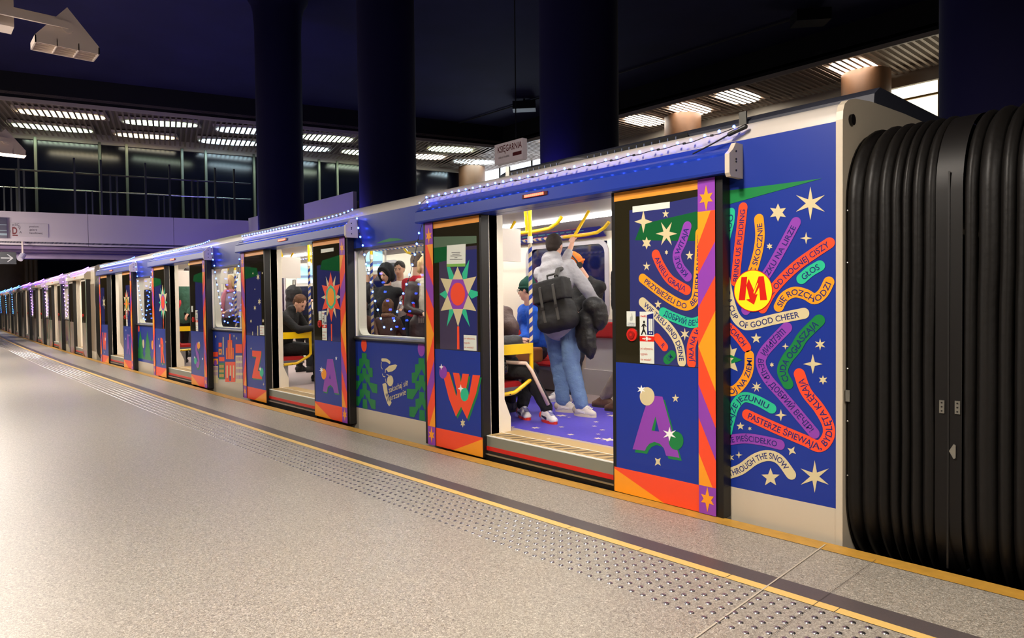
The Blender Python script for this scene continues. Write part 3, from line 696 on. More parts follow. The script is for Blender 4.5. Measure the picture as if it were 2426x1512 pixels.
def hand_card(ar, s0, z0):
    ar.polyw([(s0, z0), (s0+.075, z0), (s0+.075, z0+.10), (s0, z0+.10)], PAPER, 8)
    ar.polyw([(s0+.028, z0+.04), (s0+.036, z0+.034), (s0+.05, z0+.04), (s0+.052, z0+.06), (s0+.046, z0+.085), (s0+.04, z0+.088), (s0+.041, z0+.07), (s0+.03, z0+.06)], mat('card_shade', (170, 174, 168), .5), 9)
    for k, t in enumerate(('OTWIERA DRZWI', 'PRZYCISKIEM')): ar.text('w', (s0+.008, z0+.017-.011*k), t, INK, .006, 9, width=.058, bold=.01)
def star8(ar, c, R, cols, rr=1.0):
    """Christmas star figure: six long points, back points between them, ring and round heart"""
    cx, cz = c; A, Bk, Rg, Ht = cols
    for k in range(6):
        an = math.pi/2+k*math.pi/3+math.pi/6; r = R*.95; q = (math.cos(an), math.sin(an)*1.15); t = (-math.sin(an), math.cos(an))
        ar.polyw([(cx+q[0]*r, cz+q[1]*r*1.0), (cx+q[0]*.3*R+t[0]*R*.17, cz+q[1]*.3*R+t[1]*R*.17), (cx+q[0]*.3*R-t[0]*R*.17, cz+q[1]*.3*R-t[1]*R*.17)], Bk, 2)
    for k in range(6):
        an = math.pi/2+k*math.pi/3; r = R; q = (math.cos(an), math.sin(an)*1.12)
        a2 = (math.cos(an+math.pi/6)*R*.5, math.sin(an+math.pi/6)*R*.56); a3 = (math.cos(an-math.pi/6)*R*.5, math.sin(an-math.pi/6)*R*.56)
        ar.polyw([(cx+q[0]*r, cz+q[1]*r), (cx+a2[0], cz+a2[1]), (cx+a3[0], cz+a3[1])], A, 3)
    ar.polyw([(cx+R*.5*math.cos(math.pi/6+k*math.pi/3), cz+R*.56*math.sin(math.pi/6+k*math.pi/3)) for k in range(6)], Rg, 4)
    ar.polyw([(cx+R*.33*math.cos(math.pi*k/14), cz+R*.40*math.sin(math.pi*k/14)) for k in range(28)], Ht, 5)
def A_letter(ar, cr, P, main, shade, dx=20, dy=28):
    ar.poly(cr, [(a+dx, b+dy) for a, b in P], shade, 2); ar.poly(cr, P, main, 3)
def leaf_art(ar, door, side, car):
    q = ar.polyw; leaf_border(ar)
    if car == 0:
        blue0 = {(0, 1): .16, (0, -1): .0, (1, 1): .12, (1, -1): .12, (2, 1): .3, (2, -1): .2, (3, 1): .3, (3, -1): .3}[(door, side)]
        if side == 1 and door == 0:
            q([(.155, .892), (S1_-.004, .892), (S1_-.004, 1.93), (.155, 1.90)], BGLASS, 1)
        elif side == -1 and door == 0: q([(.06, .892), (.60, .892), (.60, 1.78), (.06, 1.78)], mat('film_mauve', (74, 64, 88), .08, coat=.5), .5); q([(S1_-.004, 1.80), (.06, 1.80), (.06, 1.86), (S1_-.004, 1.9)], mat('film_grey_green', (92, 112, 92), .1), 1.6); q([(.07, .892), (.30, .892), (.34, 1.12), (.42, 1.22), (.40, 1.30), (.36, 1.75), (.06, 1.75)], BGLASS, 1)
        else: q([(blue0, .892), (S1_-.02, .892), (S1_-.02, 1.75), (blue0, 1.75)], BGLASS, 1)
        if door < 3:
            q([(S1_-.004, 1.66), (.2, 1.70), (.25, 1.80), (S1_-.004, 1.84)], mat('green_film', (26, 92, 50), .1, coat=.5), 1.5)
    if car == 0 and door == 0 and side == 1:
        ar.poly('c3', [(187, 282), (465, 246), (465, 293), (187, 328)], PAPER, 3)
        for c, r, n, i in (((268, 395), 68, 4, .3), ((434, 337), 26, 5, .4), ((292, 555), 38, 6, .5), ((440, 485), 80, 6, .32), ((440, 624), 15, 6, .5), ((292, 728), 30, 5, .35), ((612, 648), 30, 5, .4), ((377, 1012), 28, 5, .4), ((577, 1235), 38, 6, .35)):
            ar.star('c3', c, r, n, BEIGE, 3, i, ry=r*1.25, rot=(math.pi/6 if c == (440, 485) else 0))
        W = .062; ar.zlow = .892
        ar.ribbon('c3', [(360, 640), (400, 730), (470, 830), (590, 905)], W, RED, 'ANIELI GRAJ\u0104', lay=3, start=.05, end=.98)
        ar.ribbon('c3', [(598, 805), (540, 730), (518, 640), (560, 540), (595, 430)], W, PURPLE, 'KR\u00d3LE WITAJ\u0104', lay=3, start=.03, end=.97)
        ar.ribbon('c3', [(262, 818), (400, 925), (520, 1000), (600, 1020), (655, 970), (672, 850), (685, 640), (690, 480)], W, ORANGE, 'PRZYBIE\u017bELI DO  BETLEJEM PASTERZE', lay=4, start=.03, end=.99)
        ar.ribbon('c3', [(262, 995), (380, 1105), (480, 1215), (535, 1320), (555, 1440)], W, BEIGE, 'WIE TREU SIND DEINE', lay=3, start=.04, end=.99)
        ar.ribbon('c3', [(415, 1070), (500, 1110), (620, 1150), (690, 1135)], W, TEAL, '\u0414\u041e\u0411\u0420\u0418\u0419 \u0412\u0415\u0427', lay=4, start=.04, end=.97)
        ar.ribbon('c3', [(627, 1450), (625, 1330), (655, 1240), (692, 1190)], W, RED, 'JA\u0141A NA W', lay=3, start=.03, end=.98)
        ar.ribbon('c3', [(370, 1260), (425, 1330)], .055, RED, 'R', lay=2, start=.7, end=.95); ar.ribbon('c3', [(445, 1425), (480, 1390)], .06, GREEN, 'UM', lay=2, start=.1, end=.9)
        q([(.115, .89), (.255, .89), (.255, 1.2), (.115, 1.2)], DGLASS, 1.3)
        ar.zlow = None
        bsticker(ar, LC('c3', 245, 1455)[0], LC('c3', 245, 1450)[1]+.002); hand_card(ar, LC('c3', 146, 1180)[0], LC('c3', 146, 1175)[1])
        A_letter(ar, 'c4', [(408, 368), (493, 378), (565, 640), (645, 925), (525, 905), (505, 840), (470, 800), (420, 782), (375, 800), (350, 830), (335, 862), (225, 848), (310, 560), (345, 455)], PURPLE, GREEN)
        ar.poly('c4', [(395, 680), (430, 555), (463, 690)], BLUE, 4); ar.poly('c4', [(395, 680), (430, 555), (440, 590), (425, 684)], GREEN, 5)
        ar.ell('c4', (356, 375), 66, 82, BEIGE, 5); ar.ell('c4', (615, 772), 66, 82, GREEN, 4)
        ar.star('c4', (305, 313), 40, 6, WHITE, 6, .42); ar.star('c4', (557, 712), 66, 6, WHITE, 6, .33, ry=66)
        ar.star('c4', (609, 393), 34, 5, BEIGE, 3, .4, ry=40); ar.star('c4', (451, 960), 38, 4, BEIGE, 3, .4, rot=math.pi/4, ry=50)
    elif car == 0 and door == 0:
        for pts in ([(305, 690), (262, 800), (352, 800)], [(350, 800), (465, 775), (395, 930)], [(395, 930), (465, 1070), (350, 1052)], [(352, 1050), (310, 1205), (263, 1050)], [(265, 1052), (162, 1068), (220, 930)], [(220, 930), (160, 790), (265, 800)]):
            ar.poly('c7', pts, BEIGE, 3)
        ar.poly('c7', [(262, 800), (352, 800), (397, 928), (352, 1051), (263, 1051), (219, 928)], PURPLE, 4); ar.ell('c7', (308, 925), 62, 98, RED, 5)
        for pts in ([(212, 690), (240, 690), (275, 770), (262, 800), (232, 795)], [(405, 630), (343, 750), (352, 800), (385, 790)], [(477, 905), (412, 885), (396, 928), (425, 965), (477, 940)], [(150, 925), (206, 890), (220, 928), (202, 965)], [(213, 1203), (234, 1057), (265, 1052), (275, 1075)], [(410, 1207), (343, 1085), (352, 1052), (378, 1060)]):
            ar.poly('c7', pts, TEAL, 2)
        ar.poly('c7', [(302, 1200), (320, 1200), (322, 1396), (302, 1396)], RED, 4)
        ar.poly('c7', [(215, 510), (375, 497), (373, 664), (213, 668)], PAPER, 4); ar.poly('c7', [(213, 668), (373, 664), (372, 690), (213, 693)], mat('leaf_green', (110, 170, 60), .5), 4)
        for k, (x0, x1) in enumerate(((255, 330), (262, 325), (245, 340), (280, 305), (240, 348))):
            y = 568+15*k; ar.poly('c7', [(x0, y), (x1, y-2), (x1, y+3), (x0, y+5)], GREY_TXT, 5)
        z0 = LCL('c7', 470, 1412)[1]; s0 = LCL('c7', 470, 1412)[0]
        ar.mirror = True
        bsticker_left(ar, LCL('c7', 470, 1412)[0], LCL('c7', 361, 1408)[0], z0+.002)
        Wp = [(300, 408), (325, 410), (402, 690), (422, 655), (372, 418), (447, 425), (468, 520), (487, 430), (563, 436), (520, 640), (520, 700), (560, 690), (608, 445), (697, 452), (655, 640), (540, 970), (468, 825), (408, 942), (330, 740), (262, 490)]
        Wp = [(300, 408), (328, 412), (412, 700), (424, 660), (372, 418), (447, 426), (466, 535), (487, 430), (563, 437), (532, 600), (565, 690), (608, 445), (697, 452), (650, 665), (541, 972), (470, 825), (408, 944), (325, 730), (265, 492)]
        ar.poly('c8', [(a+18, b+26) for a, b in Wp], GREEN, 2); ar.poly('c8', Wp, RED, 3)
        ar.ell('c8', (256, 412), 47, 78, PURPLE, 4); ar.ell('c8', (511, 680), 48, 80, TEAL, 4)
        ar.star('c8', (235, 350), 27, 4, WHITE, 5, .35, ry=40); ar.star('c8', (467, 608), 36, 4, WHITE, 5, .35, ry=52); ar.star('c8', (490, 1022), 32, 6, BEIGE, 3, .5, ry=52)
    elif car == 0 and door == 1 and side == 1:
        c = (.455, LC2('da', 1300, 1100)[1]); star8(ar, c, .25, (RED, BEIGE, TEAL, ORANGE))
        q([(c[0]-.012, .892), (c[0]+.012, .892), (c[0]+.014, c[1]-.3), (c[0]-.014, c[1]-.3)], RED, 3)
        ar.poly('da', [(1085, 490), (1248, 470), (1248, 515), (1085, 538)], PAPER, 3)
        q([(.115, .89), (.25, .89), (.25, 1.2), (.115, 1.2)], DGLASS, 1.3); bsticker(ar, .235, .894); hand_card(ar, LC2('da', 1060, 1395)[0], LC2('da', 1060, 1395)[1])
        A_letter(ar, 'db', [(1258, 528), (1335, 530), (1370, 720), (1416, 1005), (1352, 995), (1335, 920), (1300, 885), (1265, 910), (1250, 985), (1196, 972), (1225, 760)], PURPLE, GREEN, 8, 20)
        ar.poly('db', [(1282, 795), (1294, 735), (1306, 805)], BLUE, 4)
        ar.ell('db', (1210, 735), 35, 74, ORANGE, 4); ar.star('db', (1178, 678), 30, 7, WHITE, 5, .35, ry=50); ar.star('db', (1380, 518), 16, 5, WHITE, 3, .4, ry=32)
    elif car == 0 and door == 1:
        for c_, r in (((280, 845), 22), ((297, 1160), 22), ((240, 1240), 18), ((345, 1405), 14), ((190, 1410), 14), ((335, 795), 9), ((215, 800), 9), ((240, 1000), 7)): ar.star('da', c_, r, 6, BEIGE, 3, .45, ry=r*2)
        bsticker_left(ar, LC2L('db', 392, 205)[0], LC2L('db', 330, 200)[0], LC2L('db', 392, 205)[1]+.004)
        for x, y0, y1 in ((298, 70, 205), (228, 150, 200)): ar.poly('db', [(x-6, y0), (x+6, y0), (x+6, y1), (x-6, y1)], BEIGE, 3)
        Zp = [(222, 410), (348, 420), (345, 470), (300, 690), (352, 705), (355, 808), (222, 790), (222, 760), (278, 500), (222, 490)]
        ar.poly('db', [(a+6, b+16) for a, b in Zp], GREEN, 2); ar.poly('db', Zp, RED, 3)
        ar.ell('db', (352, 712), 26, 60, TEAL, 4); ar.star('db', (332, 665), 18, 6, WHITE, 5, .4, ry=36)
        for c_ in ((206, 382), (378, 875)): ar.star('db', c_, 11, 4, BEIGE, 3, .35, ry=26)
    elif car == 0 and door == 2 and side == 1:
        q([(.05, .895), (.2, .895), (.2, 1.2), (.05, 1.2)], DGLASS, 2); bsticker(ar, .3, .894); hand_card(ar, .1, 1.2)
        big_text(ar, LC3, 'd3', (525, 1150), 'S', PURPLE, .42, .20, -1); ar.ell('d3', (536, 1058), 15, 32, ORANGE, 5); ar.star('d3', (542, 1030), 8, 6, WHITE, 6, .4, ry=18); ar.ell('d3', (505, 1205), 13, 32, TEAL, 5)
        for c_ in ((497, 1172), (575, 1186)): ar.star('d3', c_, 8, 5, WHITE, 6, .4, ry=16)
    elif car == 0 and door == 2:
        c = LC3L('d3', 190, 640); star8(ar, c, .29, (BEIGE, TEAL, PURPLE, RED)); q([(c[0]-.012, .892), (c[0]+.012, .892), (c[0]+.014, c[1]-.3), (c[0]-.014, c[1]-.3)], RED, 3)
        big_text(ar, LC3L, 'd3', (187, 1105), 'R', RED, .46, .24, 1); ar.star('d3', (160, 1060), 7, 6, WHITE, 6, .4, ry=20)
        for c_ in ((148, 995), (217, 1022), (189, 1240)): ar.star('d3', c_, 6, 5, BEIGE, 3, .4, ry=14)
    elif car == 0:
        c = (.36, 1.36); star8(ar, c, .27, (BEIGE, RED, GREEN, ORANGE)) if side == 1 else ar.star('w', (.36, 1.4), .16, 6, BEIGE, 3, .35)
        if side == 1:
            bsticker(ar, .3, .894); ar.polyw([(.26, .3), (.32, .3), (.36, .42), (.42, .42), (.46, .3), (.52, .3), (.43, .72), (.35, .72)], PURPLE, 3)
            for p in ((.2, .62), (.5, .7), (.24, .8)): ar.star('w', p, .03, 5, WHITE, 3, .4)
        else:
            P_ = [(.62, .7), (.54, .7), (.49, .5), (.44, .7), (.37, .7), (.33, .5), (.28, .7), (.2, .7), (.3, .3), (.37, .3), (.41, .45), (.45, .3), (.52, .3)]
            ar.polyw(P_, RED, 3); ar.star('w', (.3, .55), .06, 6, WHITE, 5, .4); ar.star('w', (.4, .24), .03, 5, WHITE, 3, .4)
    else:
        rnd = random.Random(car*17+door*3+side)
        cs = [mat('muted_rose', (170, 130, 124), .3), mat('muted_sage', (132, 146, 120), .3), mat('muted_sand', (176, 160, 130), .3), mat('muted_teal', (40, 110, 90), .3), mat('muted_plum', (92, 52, 100), .3)]
        q([(S0_, .172), (S2_, .172), (S2_, .888), (S0_, .888)], cs[2], 2); q([(S0_, .006), (S2_, .006), (S2_, .172), (S0_, .172)], cs[0], 2); q([(S1_, .006), (S2_, .006), (S2_, 2.03), (S1_, 2.03)], cs[1], 14)
        q([(0.02, 1.972), (S1_, 1.972), (S1_, 2.03), (0.02, 2.03)], CREAM, 3)
        for k in range(7):
            a = rnd.uniform(.05, .6); z = rnd.uniform(.2, .8); q([(a, z), (a+rnd.uniform(.05, .2), z+rnd.uniform(-.1, .1)), (a+rnd.uniform(.0, .15), z+rnd.uniform(.1, .35))], rnd.choice(cs), 4)
def bsticker_left(ar, sA, sB, z0):
    """small notice whose left edge in the photograph is at s = sB on a left-hand leaf"""
    ar.polyw([(sA, z0), (sB, z0), (sB, z0+.13), (sA, z0+.13)], PAPER, 6)
    f = ar.flip; ar.flip = -1 if ar.left else 1
    for k, t in enumerate(('po us\u0142yszeniu', 'sygna\u0142u', 'nie wsiada\u0107!')):
        vs, fs, wd = text_mesh(t, .004); sx = (.11, .06, .095)[k]/wd*abs(sB-sA)/.13
        ar.mb.add([ar.P((max(sA, sB)-.006*1-x*sx, z0+.095-.038*k+y*.022), 7) for x, y in vs], fs, ar.mi(mat('brick_print', (196, 84, 60), .5)))
    ar.flip = f
def big_text(ar, conv, cr, c, t, m, h, wd, left):
    vs, fs, w_ = text_mesh(t, .05); s, z = conv(cr, *c); sg = -1 if ar.left else 1
    y0 = min(v[1] for v in vs); y1 = max(v[1] for v in vs); k = h/(y1-y0)
    for dx, dz, mm, ly in ((.02, -.03, GREEN, 3), (0, 0, m, 4)):
        ar.mb.add([ar.P((s+sg*((x/w_-.5)*wd*left*(-1 if left == -1 else 1)*(1 if left == 1 else 1)+dx), z+(y-(y0+y1)/2)*k+dz), ly) for x, y in vs], fs, ar.mi(mm))
def wall_conv(cr, a, b):
    if cr == 'w': return (a, b)
    ox, oy, sc = CROPS[cr]; p = on(ox+a/sc, oy+b/sc, 1, YW); return (p.x, p.z)
def end_panel_art(root):
    ar = Art(wall_conv, lambda a, z, l: (a, YW-.001-.0007*l, z)); CX = 1.50; W = .054
    ar.poly('c1', [(60, 200), (120, 192), (935, 87), (60, 330)], GREEN, 1)
    rb = lambda cr, pts, m, t, w=W, s=.03, e=.97, lay=2: ar.ribbon(cr, pts, w, m, t, lay=lay, start=s, end=e, clip=CX)
    rb('c1', [(50, 760), (85, 600), (115, 480), (122, 390)], TEAL, '\u041b\u0410P\u042eO', W, .1, .95)
    rb('c1', [(160, 1010), (180, 800), (205, 580), (230, 345)], RED, 'BRING US PUDDING', W*1.05, .0, .97)
    rb('c1', [(300, 960), (335, 850), (368, 720), (382, 590), (372, 450)], ORANGE, 'IC SKOCZNIE', W*1.08, .02, .92)
    rb('c1', [(255, 1265), (350, 1080), (470, 900), (590, 690), (702, 480)], PURPLE, 'ZKU NA LIRZE', W*1.08, .42, .96)
    rb('c1', [(405, 1250), (480, 1110), (590, 980), (720, 860), (860, 760), (1003, 665)], RED, 'D\u0179 OD NOCNEJ CISZY', W*1.1, .12, .99)
    rb('c1', [(755, 985), (830, 920), (915, 870)], TEAL, 'G\u0141OS', W*1.1, .04, .96)
    rb('c1', [(550, 1235), (600, 1150), (690, 1105), (790, 1125), (870, 1165), (945, 1115), (998, 1015)], ORANGE, 'SI\u0118 ROZCHODZI', W*1.1, .01, .99)
    rb('c1', [(70, 960), (100, 1130), (150, 1300), (220, 1385), (300, 1398), (500, 1350), (775, 1295)], BEIGE, 'AND A CUP  OF GOOD CHEER', W*1.12, .03, .96)
    rb('c2', [(40, -40), (110, 15), (160, 70), (200, 125)], RED, '\u015aCIACH', W*1.1, .2, .92)
    rb('c2', [(50, 432), (120, 420), (180, 360), (215, 280), (220, 180)], ORANGE, 'K\u00d3J NA ZIEMI', W*1.1, .0, .95)
    rb('c2', [(62, 740), (85, 640), (120, 530), (180, 470), (270, 490), (372, 545)], TEAL, 'LULAJ\u017bE JEZUNIU', W*1.12, .02, .96)
    rb('c2', [(205, 590), (400, 680), (600, 765), (700, 805), (760, 745), (762, 660), (700, 545), (610, 430), (565, 310)], RED, 'PASTERZE \u015aPIEWAJ\u0104, BYDL\u0118TA KL\u0118KAJ\u0104', W*1.2, .01, .97)
    rb('c2', [(478, -10), (390, 80), (318, 165), (300, 240), (345, 340), (450, 460), (560, 590), (665, 715)], PURPLE, '\u0429\u0415\u0414\u0420\u0418\u0419  \u0412\u0415\u0427\u0406\u0420, \u0414\u041e\u0411\u0420\u0418\u0419 \u0412\u0415\u0427\u0406\u0420!', W*1.15, .03, .98)
    rb('c2', [(485, 375), (448, 290), (480, 205), (540, 130), (590, 50), (700, -60)], GREEN, 'CUDA OG\u0141ASZAJ\u0104', W*1.2, .03, .96)
    rb('c2', [(60, 768), (180, 752), (300, 765), (430, 795)], PURPLE, 'IE PIE\u015aCIDE\u0141KO', W*1.1, .08, .95)
    rb('c2', [(60, 1000), (160, 965), (260, 895), (350, 870), (430, 900), (505, 998)], BEIGE, 'THROUGH THE SNOW', W*1.15, .04, .93)
    for cr, c, r, n, i, al in (('c1', (833, 310), 150, 6, .27, 1), ('c1', (543, 392), 82, 6, .48, 1), ('c1', (795, 622), 56, 4, .26, 1), ('c1', (467, 695), 30, 6, .5, 1), ('c2', (267, 64), 38, 5, .4, 1), ('c2', (468, 118), 24, 4, .3, 1), ('c2', (707, 105), 42, 6, .36, 1),
                               ('c2', (657, 240), 68, 4, .28, 1), ('c2', (375, 245), 17, 6, .5, 1), ('c2', (727, 350), 33, 6, .46, 1), ('c2', (270, 398), 38, 7, .36, 1), ('c2', (437, 592), 42, 4, .3, 1), ('c2', (159, 668), 29, 5, .42, 1), ('c2', (223, 684), 15, 6, .45, 1),
                               ('c2', (148, 866), 26, 4, .3, 1), ('c2', (88, 885), 32, 6, .36, 1), ('c2', (366, 1022), 66, 5, .42, 1), ('c2', (670, 1015), 112, 6, .28, 1)):
        ar.star(cr, c, r, n, BEIGE, 1.5, i)
    ar.star('c2', (512, 838), 36, 4, BEIGE, 1.5, .38, rot=.6)
    ar.poly('c2', [(75, 60), (100, 140), (135, 130), (110, 200), (140, 290), (75, 260)], BEIGE, 1.5); ar.poly('c2', [(75, 170), (172, 213), (75, 245)], GREEN, 2); ar.star('c2', (75, 212), 40, 5, BEIGE, 2.5, .5)
    c = (323, 1093)
    ar.ell('c1', c, 174, 188, LRED, 5, 48); ar.ell('c1', c, 168, 181, YEL, 5.6, 48)
    ar.poly('c1', [(218, 970), (270, 968), (250, 1178), (193, 1178)], LRED, 6.3)
    ar.poly('c1', [(283, 985), (330, 1090), (372, 965), (418, 963), (448, 1176), (386, 1178), (377, 1062), (340, 1128), (363, 1122), (331, 1218), (258, 1172), (292, 1166), (262, 1045)], LRED, 6.3)
    ar.poly('c1', [(326, 1108), (363, 1020), (368, 1030), (333, 1122)], YEL, 7)
    return ar.build('printed_wrap', root)
def side_art(root, k, car):
    cx = CENT[k]; ar = Art(wall_conv, lambda a, z, l: (a, YW-.001-.0007*l, z)); x0 = cx-2.98; x1 = cx-1.52
    if car: 
        rnd = random.Random(car*7+k); cs = [MATS[n] for n in ('muted_rose', 'muted_sage', 'muted_sand', 'muted_teal', 'muted_plum')]
        for i in range(10):
            a = rnd.uniform(x0, x1); z = rnd.uniform(.1, .85); ar.polyw([(a, z), (a+.3, z+rnd.uniform(-.2, .2)), (a+.1, z+rnd.uniform(.1, .4))], rnd.choice(cs), 1+i*.2)
    elif k == 0:
        def tree(c, hz, top, col):
            s_ = .098; zt = top; ar.polyw([(c+s_*.6*math.cos(a), zt+.09+s_*.75*math.sin(a)) for a in [2*math.pi*i/24 for i in range(24)]], col, 2)
            ar.polyw([(c-.05, .185), (c+.05, .185), (c+.05, zt), (c-.05, zt)], GREEN, 1); H = (zt-.19)/.62
            for i, (zz, wv) in enumerate(((zt-.07*H, .17), (zt-.24*H, .26), (zt-.42*H, .22))):
                for sg in (1, -1):
                    ar.polyw([(c, zz+.02), (c+sg*.11, zz), (c+sg*.11, zz-.08*H), (c+sg*wv, zz-.09*H), (c+sg*wv, zz-.19*H), (c+sg*wv*.62, zz-.19*H), (c+sg*.02, zz-.04*H)], GREEN, 1.2+i*.1)
                ar.polyw([(c-.09, zz-.16*H), (c, zz-.04*H), (c+.09, zz-.16*H)], BLUE, 2.2); ar.polyw([(c-.045, zz-.19*H), (c-.045, zz-.10*H), (c+.045, zz-.10*H), (c+.045, zz-.19*H)], GREEN, 2.4)
        a = wall_conv('w2', 185, 320); b = wall_conv('w2', 945, 385)
        tree(a[0], 0, a[1], RED); tree(b[0], 0, b[1], PURPLE)
        ar.ribbon('w2', [(425, 408), (480, 412), (522, 440)], .033, BEIGE); ar.ribbon('w2', [(416, 440), (410, 490), (426, 528)], .010, BEIGE)
        ar.poly('w2', [(470, 530), (520, 485), (600, 468), (625, 480), (600, 530), (560, 560), (505, 572), (485, 545)], BEIGE, 2); ar.ribbon('w2', [(470, 535), (465, 575)], .012, BEIGE)
        ar.ell('w2', (531, 685), 42, 72, BEIGE, 2); ar.poly('w2', [(428, 728), (470, 712), (485, 740), (500, 850), (530, 930), (550, 975), (535, 1005), (518, 1025), (495, 990), (455, 870)], BEIGE, 2)
        for p in ([(428, 595), (440, 625), (465, 632)], [(468, 660), (472, 690), (480, 705)], [(485, 603), (505, 610), (522, 622)]): ar.ribbon('w2', p, .009, BEIGE)
        for t, p, wd, m in (('zakochaj si\u0119', (512, 845), .36, BEIGE), ('arszawie', (528, 948), .30, BEIGE), ('w', (472, 905), .05, INK), ('W', (488, 972), .07, INK)):
            vs, fs, w_ = text_mesh(t, .004); A = wall_conv('w2', *p)
            ar.mb.add([ar.P((A[0]+x*wd/w_, A[1]+y*.085+x*wd/w_*.30), 3.5) for x, y in vs], fs, ar.mi(m))
        ar.poly('w1', [(270, 432), (340, 400), (420, 375), (500, 378), (560, 392), (520, 398)], GREEN, 1)
    elif k == 1:
        D = lambda x0, y0, x1, y1, m, l=1: ar.poly('d3', [(x0, y0), (x1, y0), (x1, y1), (x0, y1)], m, l)
        D(728, 1030, 758, 1070, RED); D(728, 1090, 758, 1145, ORANGE); D(738, 1105, 748, 1130, INK, 2); D(768, 975, 777, 1148, BEIGE)
        for i, (a, b) in enumerate(((800, 1080), (815, 1005), (831, 945), (846, 1005), (862, 1080))): D(a, b, a+13, 1190, RED, 1+i*.1); D(a+4, b+25, a+9, 1185, ORANGE, 2)
        D(892, 1045, 972, 1130, RED); D(892, 1155, 972, 1420, BEIGE); D(732, 1170, 784, 1210, RED); D(672, 1120, 722, 1165, RED); D(672, 1185, 722, 1240, ORANGE); ar.ell('d3', (697, 1225), 14, 28, PURPLE, 2)
        D(672, 1255, 722, 1420, BEIGE); D(730, 1225, 784, 1385, GREEN); D(792, 1215, 890, 1410, RED)
        for a in (805, 837, 868): D(a, 1250, a+12, 1370, BEIGE, 2)
        D(832, 1350, 848, 1400, INK, 3)
        for y in (1245, 1290, 1335): 
            for a in range(736, 780, 9): D(a, y, a+5, y+28, ORANGE, 2)
        for y in (1170, 1228, 1285, 1345):
            for a in range(903, 962, 11): D(a, y, a+5, y+36, PURPLE, 2)
        for y in (1265, 1315):
            for a in range(677, 718, 9): D(a, y, a+4, y+32, PURPLE, 2)
        for c_ in ((700, 970), (877, 965), (902, 988), (968, 968)): ar.star('d3', c_, 8, 5, BEIGE, 2, .4, ry=18)
    else:
        for i, x in enumerate((x0+.2, (x0+x1)/2, x1-.15)):
            for j in range(3): ar.polyw([(x, .82-.14*j), (x-.16-.06*j, .52-.14*j), (x+.16+.06*j, .52-.14*j)], GREEN, 1+j*.1)
        for x, m in ((x0+.42, BEIGE), (x1-.38, ORANGE)): ar.polyw([(x+.07*math.cos(2*math.pi*i/16), .55+.09*math.sin(2*math.pi*i/16)) for i in range(16)], m, 2)
        ar.polyw([(x0+.1+.06*math.cos(2*math.pi*i/16), .85+.07*math.sin(2*math.pi*i/16)) for i in range(16)], RED, 2)
    return ar.build('printed_wrap', root)
DARTMATS = dict(red=RED)
